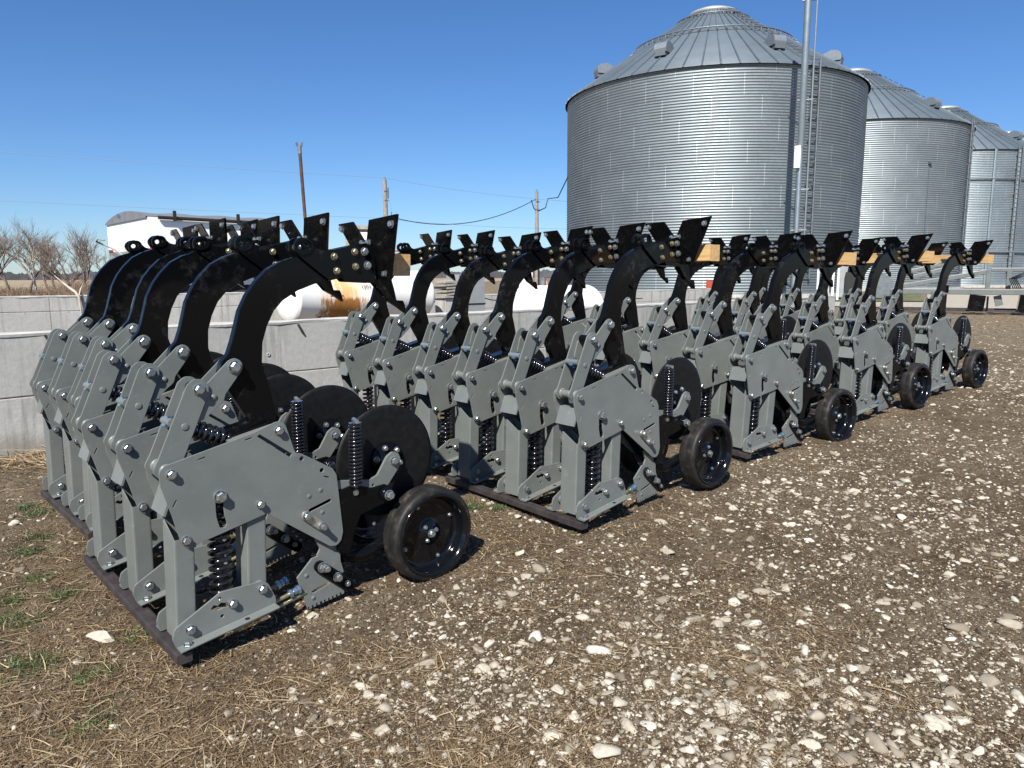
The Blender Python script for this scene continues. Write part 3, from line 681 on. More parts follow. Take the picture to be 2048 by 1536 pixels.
def gh(x, y):
    """actual height of the ground sheet"""
    i = np.clip(np.searchsorted(GX, x) - 1, 0, len(GX) - 2); j = np.clip(np.searchsorted(GY, y) - 1, 0, len(GY) - 2)
    u = (x - GX[i]) / (GX[i + 1] - GX[i]); v = (y - GY[j]) / (GY[j + 1] - GY[j])
    return GZ[i, j] * (1 - u) * (1 - v) + GZ[i + 1, j] * u * (1 - v) + GZ[i, j + 1] * (1 - u) * v + GZ[i + 1, j + 1] * u * v
# fields beyond the yard, as sheets above the ground
def sheet(name, pts, z, mat):
    me = mesh_from(name, [(x, y, z) for x, y in pts], [tuple(range(len(pts)))], mat)
    o = link(bpy.data.objects.new(name, me)); o['kind'] = 'structure'; return o
sheet('stubble_field', [(-400, 24), (24, 24), (34, 60), (300, 300), (700, 1100), (-400, 1100)], .20, 'field')
mk_simple('grass_verge', (.095, .105, .045), .95, 0, .6, 2.5)
sheet('grass_strip', [polar(27, 37), polar(18.5, 37.5), polar(18.8, 54), polar(27.5, 52)], .187, 'grass_verge')
mk_simple('pale_gravel', (.34, .30, .24), .95, 0, .3, 9, 0, .6, 14)
sheet('gravel_road', [polar(27, 31), polar(4, 31), polar(4, 60), polar(18.3, 60), polar(18.3, 36.5), polar(27, 36)], .183, 'pale_gravel')

# ---- stones and straw
def visible(x, y, m=0):  # rough wedge of ground the picture can show
    a = math.atan2(y, x); return R(8) < a < R(88)
def ico(sub):
    bm = bmesh.new(); bmesh.ops.create_icosphere(bm, subdivisions=sub, radius=1)
    v = np.array([q.co[:] for q in bm.verts]); f = np.array([[q.index for q in p.verts] for p in bm.faces]); bm.free(); return v, f
def rock_shapes(n, sub, seed):
    v, f = ico(sub); out = []; rg = np.random.default_rng(seed)
    for k in range(n):
        w = v.copy()
        for _ in range(rg.integers(6, 10)):    # chip flat facets off
            d = rg.normal(size=3); d /= np.linalg.norm(d); c = rg.uniform(.30, .58)
            s = w @ d; over = s > c; w[over] -= np.outer(s[over] - c, d)
        w += rg.normal(size=w.shape) * .012
        w *= np.array([rg.uniform(.85, 1.25), rg.uniform(.65, 1), rg.uniform(.35, .62)])
        out.append(w)
    return out, f
def scatter_mesh(name, mat, V, F, tone, smooth=False):
    me = bpy.data.meshes.new(name); k = F.shape[1]
    me.vertices.add(len(V)); me.vertices.foreach_set('co', V.astype(np.float32).ravel())
    me.loops.add(F.size); me.loops.foreach_set('vertex_index', F.astype(np.int32).ravel())
    me.polygons.add(len(F)); me.polygons.foreach_set('loop_start', np.arange(0, F.size, k)); me.polygons.foreach_set('loop_total', np.full(len(F), k))
    me.update()
    at = me.attributes.new('tone', 'FLOAT', 'POINT'); at.data.foreach_set('value', tone.astype(np.float32))
    me.materials.append(M[mat])
    o = link(bpy.data.objects.new(name, me)); return o
def density(x, y):
    """how stony the yard is: little left of the rows, more to the right"""
    d = .72 + .55 * mnoise.noise(Vector((x * .7, y * .7, 11))) + .55 * mnoise.noise(Vector((x * 2.4, y * 2.4, 5)))
    side = x - .55 - .55 * max(0, y - 1.6)                     # >0 right of the first row's front
    q = min(1, max(0, (x - .62 + .5 * mnoise.noise(Vector((x * 1.7, y * 1.7, 31)))) / .75)); d *= .2 + .8 * q if y > 1.0 else 1
    if y > 2.25: d *= .55 if y < 2.9 and x > 1.2 else .3
    d = max(d, .12)
    return max(0, d)
def sample(n, rmin, rmax, power=1.0):
    """points in the view wedge, denser near the camera (even in the picture)"""
    out = []
    while len(out) < n:
        u = random.random(); r = 1 / ((1 - u) / rmin ** power + u / rmax ** power) ** (1 / power)
        a = R(random.uniform(6, 89)); x, y = r * math.cos(a), r * math.sin(a)
        if y > 6.25: continue
        out.append((x, y))
    return out
def stones(name, n, rmin, rmax, smin, smax, shapes, f, power, label, exp=2.2):
    Vs = []; Fs = []; T = []; off = 0
    for x, y in sample(n, rmin, rmax, power):
        rr = math.hypot(x, y)
        if random.random() > density(x, y) * min(1, (rr - rmin) / (.35 * rmin) if rmin > 2 else 1) * min(1, (rmax - rr) / (.3 * rmax)): continue
        s = smin * (1 - random.random() * (1 - (smin / smax) ** exp)) ** (-1 / exp)
        w = shapes[random.randrange(len(shapes))]
        a = random.uniform(0, 2 * PI); ca, sa = math.cos(a), math.sin(a)
        tl = random.gauss(0, .25); ct, st = math.cos(tl), math.sin(tl)
        q = w * s
        q = np.stack([q[:, 0], q[:, 1] * ct - q[:, 2] * st, q[:, 1] * st + q[:, 2] * ct], -1)
        q = np.stack([q[:, 0] * ca - q[:, 1] * sa, q[:, 0] * sa + q[:, 1] * ca, q[:, 2]], -1)
        zz = gh(x, y) + s * random.uniform(-.16, .10)
        Vs.append(q + [x, y, zz]); Fs.append(f + off); off += len(q)
        T.append(np.full(len(q), np.clip(random.gauss(.62, .26), 0, 1)))
    o = scatter_mesh(name, 'limestone', np.concatenate(Vs), np.concatenate(Fs), np.concatenate(T))
    return tag(o, label, 'gravel', None, 'stuff')
sh1, f1 = rock_shapes(14, 2, 3); sh0, f0 = rock_shapes(12, 1, 4)
stones('gravel', 12500, 1.6, 6.5, .010, .048, sh1, f1, 1.0, 'pale limestone rubble strewn over the brown yard')
stones('fine_gravel', 60000, 1.6, 9, .0032, .013, sh0, f0, 1.0, 'small pale stone chips pressed into the brown soil', 1.5)
stones('middle_gravel', 19000, 3.6, 13, .010, .048, sh1, f1, 1.0, 'pale stones scattered across the middle of the yard', 2.3)
stones('distant_gravel', 22000, 8, 36, .014, .065, sh0, f0, 1.0, 'pale stones on the far side of the yard', 2.0)
def clods(n):
    Vs = []; Fs = []; T = []; off = 0
    for x, y in sample(n, 1.6, 9, 1.0):
        s = .003 * (1 - random.random() * .86) ** -.75; w = sh0[random.randrange(len(sh0))] * s; a = random.uniform(0, 6.28); ca, sa = math.cos(a), math.sin(a)
        q = np.stack([w[:, 0] * ca - w[:, 1] * sa, w[:, 0] * sa + w[:, 1] * ca, w[:, 2] * 1.5], -1)
        Vs.append(q + [x, y, gh(x, y) + s * .1]); Fs.append(f0 + off); off += len(q); T.append(np.full(len(q), random.random()))
    tag(scatter_mesh('soil_crumbs', 'crumbs', np.concatenate(Vs), np.concatenate(Fs), np.concatenate(T)), 'loose brown crumbs of soil between the stones', 'soil', None, 'stuff')
clods(90000)

def blades(name, mat, n, where, lmin, lmax, wid, lift, tonef, label, cat, segs=3):
    Vs = []; Fs = []; T = []; off = 0
    base = np.array([[2 * i, 2 * i + 1, 2 * i + 3, 2 * i + 2] for i in range(segs)])
    for x, y in where(n):
        L = random.uniform(lmin, lmax); a = random.uniform(0, 2 * PI); bend = random.uniform(-.7, .7); w = wid * random.uniform(.6, 1.3)
        z = gh(x, y) + random.uniform(.001, .008); el = abs(random.gauss(0, lift)); q = []
        px, py, pz = x, y, z
        for i in range(segs + 1):
            nx_, ny_ = -math.sin(a), math.cos(a); ww = w * (1 - .7 * i / segs)
            q += [(px - nx_ * ww, py - ny_ * ww, pz + ww * .4), (px + nx_ * ww, py + ny_ * ww, pz)]
            st = L / segs; px += math.cos(a) * math.cos(el) * st; py += math.sin(a) * math.cos(el) * st; pz += math.sin(el) * st
            a += bend / segs; el -= .9 * el / segs
        Vs.append(np.array(q)); Fs.append(base + off); off += len(q); T.append(np.full(len(q), tonef()))
    o = scatter_mesh(name, mat, np.concatenate(Vs), np.concatenate(Fs), np.concatenate(T)); return tag(o, label, cat, None, 'stuff')
def straw_where(n):
    out = []
    for x, y in sample(n * 3, 1.6, 8, .9):
        d = .38 + 1.1 * mnoise.noise(Vector((x * 1.1, y * 1.1, 21))) + .7 * mnoise.noise(Vector((x * 4, y * 4, 2)))
        q = min(1, max(0, (x - .62 + .5 * mnoise.noise(Vector((x * 1.7, y * 1.7, 31)))) / .75)); d += .45 * (1 - q) - .42 * q
        if x > 1.0 and 1.9 < y < 3.2 and x < 5: d += .45
        if random.random() < d: out.append((x, y))
        if len(out) >= n: break
    return out
blades('dry_grass', 'straw', 40000, straw_where, .018, .075, .0011, .20, lambda: min(1, max(0, random.gauss(.55, .25))), 'dead straw-coloured grass matted over the yard', 'dry grass')
blades('straw_bits', 'straw', 2600, straw_where, .03, .11, .0021, .16, lambda: min(1, max(0, random.gauss(.8, .2))), 'pale broken stalks lying on the dead grass', 'straw')
def litter_where(n):
    return [(random.uniform(-.3, 2.4), 6.28 - abs(random.gauss(0, .28))) for _ in range(n)]
blades('dry_stalks', 'straw', 900, litter_where, .10, .45, .0035, .14, lambda: min(1, max(0, random.gauss(.75, .2))), 'broken corn stalks heaped at the foot of the near wall', 'corn stalks', 4)
TUFT = [(.39, 2.91), (.70, 2.88), (.42, 3.33), (.35, 3.42), (.40, 3.6), (.52, 3.75), (.50, 2.72), (.70, 4.75), (.66, 4.9), (.62, 4.3), (.55, 4.1), (2.5, 3.1), (2.6, 2.98), (2.45, 3.25), (.33, 2.98), (.45, 2.45), (.58, 3.5)]
def tuft_where(n):
    out = []
    for _ in range(n):
        c = random.choice(TUFT); out.append((c[0] + random.gauss(0, .038), c[1] + random.gauss(0, .038)))
    return out
blades('green_grass', 'green_blade', 3000, tuft_where, .010, .034, .0026, .6, lambda: random.random(), 'small green weeds sprouting among the dead grass', 'weeds')
# the biggest stones lie about as things of their own
BIG = [(1.946, 1.117, .046, 'largest gray stone in the gravel'), (1.943, 1.199, .036, 'flat tan stone touching the largest gray stone'), (1.139, 1.954, .033, 'pale upright stone left of the middle of the foreground'),
       (4.595, 1.601, .050, 'big pale stone in the yard right of the second gauge wheel'), (2.475, 1.373, .028, 'round cream stone standing alone right of the middle'), (1.844, 1.351, .029, 'pointed white stone up and left of the largest gray stone'),
       (1.835, 1.248, .023, 'small white stone just left of the largest gray stone'), (1.482, 1.237, .040, 'broad white stone at the bottom edge of the gravel'), (.594, 2.944, .047, 'flat white stone by the skid bar of the leftmost row'),
       (2.326, 1.495, .034, 'long cream stone in the middle of the gravel'), (1.384, 1.984, .030, 'smooth tan stone in front of the nearest gauge wheel'), (2.349, .663, .023, 'gray stone near the right edge of the foreground'),
       (2.388, .599, .024, 'white stone in the bottom right of the foreground'), (2.357, 1.785, .028, 'gray stone in the gravel below the second gauge wheel'), (1.953, .865, .033, 'broken white stone at the lower right'), (2.623, 1.466, .031, 'gray-white stone beside the round cream stone')]
big_shapes, big_f = rock_shapes(16, 3, 9)
for k, (x, y, s, lab) in enumerate(BIG):
    w = big_shapes[k] * s * 1.12; a = random.uniform(0, 6.28); ca, sa = math.cos(a), math.sin(a)
    w = np.stack([w[:, 0] * ca - w[:, 1] * sa, w[:, 0] * sa + w[:, 1] * ca, w[:, 2]], -1)
    for i in range(len(w)): w[i] *= 1 + .05 * mnoise.noise(Vector(w[i] * 60 + k))
    o = scatter_mesh('stone', 'limestone', w, big_f, np.full(len(w), [.85, .55, .8, .8, .6, .9, .9, .85, .85, .62, .5, .7, .9, .7, .85, .75][k]))
    o.location = (x, y, float(gh(x, y)) + s * .18); tag(o, lab, 'stone', 'larger stones lying in the gravel')

# ------------------------------------------------------------------ grain bins
def grain_bin(cx, cy, Rr, z0, ze, zt, label, mat, ladder_az=None, stiff=False, vents=(), dial=False, capR=1.45):
    root = empty('grain_bin', (cx, cy, z0)); tag(root, label, 'grain bin', 'galvanised grain bins')
    Hh = ze - z0; pitch = .150; n = int(Hh / pitch); seg = 168; prof = []
    for i in range(n * 6 + 1):
        zz = Hh * i / (n * 6); prof.append((Rr + .022 * math.sin(2 * PI * i / 6), zz))
    mb = MB(); mb.lathe(prof, (0, 0, 0), (0, 0, 1), seg); mb.obj('bin_wall', mat, root)
    MB().lathe([(Rr + .25, -.4), (Rr + .25, .0), (Rr - .2, .0)], (0, 0, 0), (0, 0, 1), 72, False).obj('foundation', 'concrete_far', root)
    # roof cone, raised ribs, eave
    Re = Rr + .16; zr0 = Hh + .02; zc = zt - z0; capz = zc - .42
    mb = MB(); mb.lathe([(Rr - .02, zr0 - .20), (Rr + .02, zr0 - .03)], (0, 0, 0), (0, 0, 1), 90); mb.obj('eave_band', 'galv_dark', root)
    slope = (capz - zr0) / (Re - capR)
    mb = MB(); mb.lathe([(Re, zr0 - .03), (Re, zr0), (capR, capz)], (0, 0, 0), (0, 0, 1), 120)
    roof = mb.obj('roof', 'galv_roof', root)
    nr = 60; mb = MB()
    for k in range(nr):
        a = 2 * PI * k / nr; ca, sa = math.cos(a), math.sin(a)
        def pt(r, off, up): return (r * ca - off * sa, r * sa + off * ca, zr0 + (Re - r) * slope + up)
        vs = []
        for r in (Re + .015, capR):
            wd = .055 if r > 5 else .028
            vs += [pt(r, -wd, .0), pt(r, -wd * .6, .085), pt(r, wd * .6, .085), pt(r, wd, .0)]
        mb.add(vs, [(0, 1, 5, 4), (1, 2, 6, 5), (2, 3, 7, 6), (3, 2, 1, 0)])
    mb.obj('roof_ribs', 'galv_roof', roof)
    MB().lathe([(capR + .02, capz - .06), (capR + .12, capz + .06), (capR + .05, capz + .16), (capR * .75, capz + .33), (capR * .35, zc), (0, zc + .03)], (0, 0, 0), (0, 0, 1), 48).obj('roof_cap', 'roof_cap', root)
    # walk rings
    for rr in (Rr * .54, Rr * .25):
        zz = zr0 + (Re - rr) * slope + (.27 if rr > 4 else .14); mb = MB()
        mb.tube([(rr * math.cos(q), rr * math.sin(q), zz) for q in np.linspace(0, 2 * PI, 73)], .045, 6, False)
        for k in range(nr):
            a = 2 * PI * (k + .0) / nr; ca, sa = math.cos(a), math.sin(a)
            if rr < 4 and k % 2: continue
            mb.cyl((rr * ca, rr * sa, zz), ((rr + .02) * ca, (rr + .02) * sa, zz - (.25 if rr > 4 else .12)), .034, 5)
            mb.cyl(((rr + .02) * ca, (rr + .02) * sa, zz - .10), ((rr + .30) * ca, (rr + .30) * sa, zz - .26), .024, 5)
        mb.obj('roof_ring', 'galv_dark', root)
    # vent hoods: rounded boxes open to the eave
    for az, fr in vents:
        a = R(az); rr = Rr * fr; zz = zr0 + (Re - rr) * slope; ca, sa = math.cos(a), math.sin(a)
        prof = [(-.42, -.05), (-.42, .30)] + [(-.42 * math.cos(q), .30 + .34 * math.sin(q)) for q in np.linspace(0, PI, 9)[1:]] + [(.42, -.05)]
        vs = []
        prof2 = [(-.40, -.45), (-.40, .24)] + [(-.40 + .40 * (1 - math.cos(q)), .24 + .36 * math.sin(q)) for q in np.linspace(0, PI / 2, 6)[1:]] + [(.42, .60), (.42, .05)]
        mb = MB()  # profile in (radial outward, up), extruded across
        pr = [(.46, .06), (.50, .22), (.47, .40), (.36, .54), (.18, .62), (-.10, .66), (-.46, .52), (-.60, .40), (-.30, .05)]
        m = len(pr); vs = []
        for t_ in (-.36, .36):
            for o_, u_ in pr: vs.append(((rr + o_) * ca - t_ * sa, (rr + o_) * sa + t_ * ca, zz + u_))
        mb.add(vs, [tuple(range(m)), tuple(range(2 * m - 1, m - 1, -1))] + [(j, j + m, (j + 1) % m + m, (j + 1) % m) for j in range(m)])
        vh = mb.obj('roof_vent', 'galv_plain', root)
        mb = MB(); c0 = Vector(((rr + .30) * ca, (rr + .30) * sa, zz + .0)); mb.box(c0, (.34, .58, .30), Matrix.Rotation(a, 3, 'Z')); mb.obj('vent_throat', 'galv_dark', vh)
    if ladder_az is not None:
        a = R(ladder_az); ca, sa = math.cos(a), math.sin(a); rl = Rr + .20
        def lp(t_, z_, r_=0): return ((rl + r_) * ca - t_ * sa, (rl + r_) * sa + t_ * ca, z_)
        mb = MB()
        for t_ in (-.23, .23): mb.tube([lp(t_, .8), lp(t_, Hh + .45)], .055, 6)
        q = 1.0
        while q < Hh + .3: mb.cyl(lp(-.23, q), lp(.23, q), .032, 6); q += .40
        q = 1.2
        while q < Hh:
            for t_ in (-.23, .23): mb.cyl(lp(t_, q), lp(t_, q, -.2), .035, 5); mb.cyl(lp(t_, q + .02), lp(t_ - .12, q + .14), .03, 5)
            q += 1.15
        ld = mb.obj('ladder', 'galv_dark', root)
        mb = MB()   # steps carried up the roof
        r_ = Re - .2
        while r_ > capR + .3:
            zz = zr0 + (Re - r_) * slope + .22
            mb.cyl((r_ * ca + .35 * sa, r_ * sa - .35 * ca, zz), (r_ * ca - .35 * sa, r_ * sa + .35 * ca, zz), .025, 5)
            for t_ in (-.35, .35): mb.cyl((r_ * ca - t_ * sa, r_ * sa + t_ * ca, zz), (r_ * ca - t_ * sa, r_ * sa + t_ * ca, zz - .2), .022, 5)
            r_ -= .42
        mb.obj('roof_steps', 'galv_dark', root)
    if stiff:
        mb = MB()
        for k in range(24):
            a = 2 * PI * k / 24 + .04; ca, sa = math.cos(a), math.sin(a)
            vs = []
            for z_ in (0, Hh - .02):
                for t_, r_ in ((-.12, 0), (-.12, .16), (-.05, .20), (.05, .20), (.12, .16), (.12, 0)): vs.append(((Rr + r_ + .005) * ca - t_ * sa, (Rr + r_ + .005) * sa + t_ * ca, z_))
            mb.add(vs, [(j, j + 1, j + 7, j + 6) for j in range(5)])
        mb.obj('stiffeners', 'galvanised_bright', root)
        for hh in (Hh * .79, Hh * .25):
            MB().lathe([(Rr + .14, hh - .07), (Rr + .22, hh - .05), (Rr + .22, hh + .05), (Rr + .14, hh + .07)], (0, 0, 0), (0, 0, 1), 96).obj('wind_ring', 'galvanised_bright', root)
    if dial:
        a = R(dial); ca, sa = math.cos(a), math.sin(a)
        mb = MB(); mb.cyl(((Rr + .06) * ca, (Rr + .06) * sa, Hh * .74), ((Rr + .06) * ca, (Rr + .06) * sa, .5), .022, 6)
        mb.box(((Rr + .1) * ca, (Rr + .1) * sa, Hh * .745), (.25, .22, .18), Matrix.Rotation(a, 3, 'Z')); mb.obj('level_probe', 'galv_dark', root)
    return root
c1 = polar(33.1, 50.8); c2 = polar(23.8, 70.0); c3 = polar(18.23, 88.5); c4 = polar(14.69, 107.6)
def face_az(az, off): return az + 180 + off
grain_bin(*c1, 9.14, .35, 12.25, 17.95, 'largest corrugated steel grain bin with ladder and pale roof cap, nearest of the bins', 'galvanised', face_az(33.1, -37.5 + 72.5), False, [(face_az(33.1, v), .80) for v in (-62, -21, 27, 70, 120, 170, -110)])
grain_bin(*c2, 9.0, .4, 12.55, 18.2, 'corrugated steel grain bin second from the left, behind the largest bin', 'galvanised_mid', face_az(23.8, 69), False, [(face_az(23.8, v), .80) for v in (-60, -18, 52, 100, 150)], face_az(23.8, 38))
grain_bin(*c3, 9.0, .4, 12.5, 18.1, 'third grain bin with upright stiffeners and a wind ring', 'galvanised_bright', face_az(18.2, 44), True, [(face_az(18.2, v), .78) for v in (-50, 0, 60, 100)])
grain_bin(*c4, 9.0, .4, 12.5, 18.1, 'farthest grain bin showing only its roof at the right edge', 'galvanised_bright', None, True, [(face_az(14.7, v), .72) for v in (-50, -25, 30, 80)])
# tall pipe beside the ladder of the first bin, with its meter box
px_, py_ = polar(26.82, 38.5)
t_ = empty('standpipe', (px_, py_, .2)); tag(t_, 'tall galvanised pipe with a white box in front of the largest grain bin', 'standpipe')
mb = MB(); mb.tube([(0, 0, -.2), (0, 0, 7.1)], .115, 14); mb.tube([(0, 0, 7.1), (0, 0, 7.2), (0, 0, 16.5)], [.115, .155, .155], 14); mb.obj('pipe', 'galvanised_bright', t_)
dx, dy = math.sin(R(26.8)), -math.cos(R(26.8))
mb = MB(); mb.tube([(dx * .36, dy * .36, -.2), (dx * .40, dy * .40, 15.0)], .045, 8)
for z_ in (3.3, 5.2, 9.3, 13.7): mb.tube([(-dx * .25, -dy * .25, z_), (dx * .45, dy * .45, z_)], .04, 6)
mb.obj('conduit', 'galv_plain', t_)
mb = MB(); mb.box((-dx * .17 - .1, -dy * .17 - .1, 6.7), (.26, .26, 1.0), Matrix.Rotation(R(26.8), 3, 'Z')); mb.obj('meter_box', 'white_dusty', t_)
# white equipment box and post near the bin's foot
bx_, by_ = polar(44.0, 30)
t_ = empty('control_cabinet', (bx_, by_, .15)); tag(t_, 'white control cabinet with a black hinge post at the left foot of the largest bin', 'control cabinet')
MB().box((0, 0, .95), (.34, .40, 1.1), Matrix.Rotation(R(44), 3, 'Z')).box((0, 0, .2), (.08, .08, .5)).obj('cabinet_box', 'white_dusty', t_)
bx2, by2 = polar(46.6, 24)
t2 = empty('meter_pedestal', (bx2, by2, .1)); tag(t2, 'tall pale gray meter cabinet beside the right utility pole', 'meter cabinet')
MB().box((0, 0, .75), (.42, .42, 1.75), Matrix.Rotation(R(46), 3, 'Z')).obj('cabinet_box', 'white_dusty', t2)
MB().tube([(.3, -.28, -.1), (.3, -.28, 2.2)], .03, 8).obj('conduit', 'black_rubber', t2)

# ------------------------------------------------------------------ tanks
def tank(loc, L, r, mat, label, rz=0, saddle=True):
    root = empty('storage_tank', loc, (0, 0, rz)); tag(root, label, 'tank', None)
    prof = [(0, -L / 2 - .16)] + [(r * math.sin(q), -L / 2 - .16 * math.cos(q)) for q in np.linspace(.12, PI / 2, 8)] + [(r + .006, -L / 2 + .01), (r, -L / 2 + .03), (r, -.012), (r + .005, 0), (r, .012), (r, L / 2 - .03)] + [(r * math.sin(q), L / 2 + .16 * math.cos(q)) for q in np.linspace(PI / 2, .12, 8)] + [(0, L / 2 + .16)]
    mb = MB(); mb.lathe(prof, (0, 0, 0), (1, 0, 0), 56); mb.obj('shell', mat, root)
    mb = MB()
    for x in (-L * .32, L * .32): mb.box((x, 0, -r - .08), (.18, r * 1.5, .42))
    mb.obj('saddle', 'cabinet_gray', root)
    mb = MB(); mb.cyl((-.35, 0, r - .02), (-.35, 0, r + .16), .06, 12); mb.cyl((L * .34, 0, r - .02), (L * .34, 0, r + .11), .05, 12); mb.cyl((L * .34, 0, r + .11), (L * .34, 0, r + .15), .08, 12); mb.obj('filler_cap', 'galv_dark', root)
    return root
def text_obj(body, name, size, mat, parent, loc, rot, ext=.001):
    cu = bpy.data.curves.new('t', 'FONT'); cu.body = body; cu.size = size; cu.align_x = 'CENTER'; cu.align_y = 'CENTER'; cu.extrude = ext
    ob = bpy.data.objects.new('t', cu); me = bpy.data.meshes.new_from_object(ob); bpy.data.objects.remove(ob); bpy.data.curves.remove(cu)
    me.materials.clear(); me.materials.append(M[mat]); o = link(bpy.data.objects.new(name, me), parent); o.location = loc; o.rotation_euler = rot; return o
tk = tank((7.88, 13.35, .97), 3.05, .515, 'tank_paint', 'white horizontal fuel tank streaked with orange rust, marked 1203', 0)
text_obj('1203', 'hazard_number', .115, 'dial_black', tk, (-.12, -.500, .19), (PI / 2 - .40, 0, 0))
text_obj('F', 'letter', .17, 'dial_black', tk, (-1.684, .10, .13), (PI / 2, 0, -PI / 2))
mb = MB(); w_ = .20
for a, b in (((-.2, 0), (0, .2)), ((0, .2), (.2, 0)), ((.2, 0), (0, -.2)), ((0, -.2), (-.2, 0))):
    mb.cyl((-1.684, a[0] + .08, a[1] + .12), (-1.684, b[0] + .08, b[1] + .12), .006, 6)
mb.obj('placard_outline', 'cabinet_gray', tk)
mb = MB()
for q in range(2): mb.box((-.86 + q * .17, -.513, .02), (.11, .006, .022))
mb.obj('gauge_slots', 'dial_black', tk)
tank((10.9, 10.6, .55), 1.55, .62, 'white_dusty', 'plain white rounded tank half hidden behind the near wall in the middle', R(-8))
# ------------------------------------------------------------------ grain trailer
t_ = empty('grain_trailer', (4.55, 15.5, .15)); tag(t_, 'white hopper grain trailer with a gray roll tarp, parked behind the far wall', 'grain trailer')
W_, L_, zt_, zb_ = 2.95, 2.62, 2.38, 1.76
mb = MB(); pz = [(0, zb_ - .05, 0), (0, zt_, 0)]
vs = [(0, 0, zt_), (L_, 0, zt_), (L_, W_, zt_), (0, W_, zt_), (0, 0, zb_), (L_, 0, zb_), (L_, W_, zb_), (0, W_, zb_), (.45, .35, 1.05), (L_ - .3, .35, 1.05), (L_ - .3, W_ - .35, 1.05), (.45, W_ - .35, 1.05)]
mb.add(vs, [(0, 1, 5, 4), (1, 2, 6, 5), (2, 3, 7, 6), (3, 0, 4, 7), (4, 5, 9, 8), (5, 6, 10, 9), (6, 7, 11, 10), (7, 4, 8, 11), (8, 9, 10, 11), (3, 2, 1, 0)]); mb.obj('hopper_body', 'white_paint', t_)
mb = MB(); nx = 24; ny = 14; vs = []
for i in range(nx + 1):
    for j in range(ny + 1):
        u, v_ = i / nx, j / ny; arch = math.sin(PI * v_) ** .8 * .175
        vs.append((-.03 + (L_ + .06) * u, W_ * v_, zt_ + .012 + arch * (1 - .16 * math.sin(PI * 3 * u) ** 2)))
mb.add(vs, [(i * (ny + 1) + j, (i + 1) * (ny + 1) + j, (i + 1) * (ny + 1) + j + 1, i * (ny + 1) + j + 1) for i in range(nx) for j in range(ny)], True)
for i in (0, nx):
    x = vs[i * (ny + 1)][0]; mb.add([(x, W_ * j / ny, vs[i * (ny + 1) + j][2]) for j in range(ny + 1)] + [(x, W_, zt_ - .02), (x, 0, zt_ - .02)], [tuple(range(ny + 3))])
tp = mb.obj('tarp', 'tarp_gray', t_)
text_obj('Tarp', 'tarp_print', .13, 'decal_blue', t_, (-.036, W_ * .62, zt_ + .12), (PI / 2, 0, -PI / 2))
mb = MB(); mb.cyl((.18, -.06, zt_ - .01), (L_, -.06, zt_ - .03), .035, 10); mb.obj('tarp_roller', 'black_rubber', t_)
mb = MB()
for x in (.48, 1.75): mb.box((x, -.085, zt_ + .03), (.05, .06, .20))
mb.obj('tarp_stop', 'black_rubber', t_)
mb = MB(); mb.tube([(-.06, W_ * 1.02, zt_ - .34), (-.12, W_ * 1.12, zt_ - .30), (-.14, W_ * 1.14, zt_ - .36), (-.10, W_ * .75, zt_ - .55), (-.10, W_ * .25, zt_ - .88)], .02, 8); mb.obj('crank_rod', 'cabinet_gray', t_)
mb = MB(); mb.box((.24, -.004, zb_ + .035), (.48, .004, .055)); mb.obj('marker_tape', 'tape_red', t_)
mb = MB(); mb.box((-.004, W_ * .93, zb_ + .03), (.004, .30, .07)); mb.obj('marker_tape', 'tape_red', t_)
for y in (.5, W_ - .5): MB().box((L_ / 2, y, .95), (L_, .12, .18)).obj('chassis_rail', 'black_rubber', t_)
for x in (.9, 1.95):
    for y in (.35, W_ - .35):
        wmb = MB(); wmb.lathe([(.2, .13), (.42, .13), (.47, .09), (.47, -.09), (.42, -.13), (.2, -.13)], (x, y, .47), (0, 1, 0), 28); w_o = wmb.obj('wheel', 'tyre_rubber', t_)
        MB().lathe([(.22, -.10), (.12, -.04), (0, -.04)], (x, y, .47), (0, 1, 0), 20).obj('rim', 'white_dusty', w_o)
# dark farm implement behind the far wall, its hood showing between the shanks
t_ = empty('parked_car', (6.2, 17.6, .2)); tag(t_, 'dark low car roof with a white stripe showing over the far wall', 'car')
mb = MB(); pr = fillet([(-2.1, .25), (-2.15, .75), (-1.3, .92), (-.7, 1.42), (.75, 1.45), (1.5, .98), (2.1, .88), (2.15, .3)], .12, 4); m = len(pr)
mb.add([(x, y, z) for y in (-.85, .85) for x, z in pr], [tuple(range(m)), tuple(range(2 * m - 1, m - 1, -1))] + [(j, j + m, (j + 1) % m + m, (j + 1) % m) for j in range(m)]); mb.obj('body', 'dial_black', t_)
MB().box((.05, -.855, 1.02), (3.4, .02, .07)).obj('trim', 'white_dusty', t_)
for x in (-1.35, 1.35):
    for y in (-.75, .75): MB().lathe([(0, .1), (.3, .1), (.33, .06), (.33, -.06), (.3, -.1), (0, -.1)], (x, y, .32), (0, 1, 0), 24).obj('wheel', 'tyre_rubber', t_)
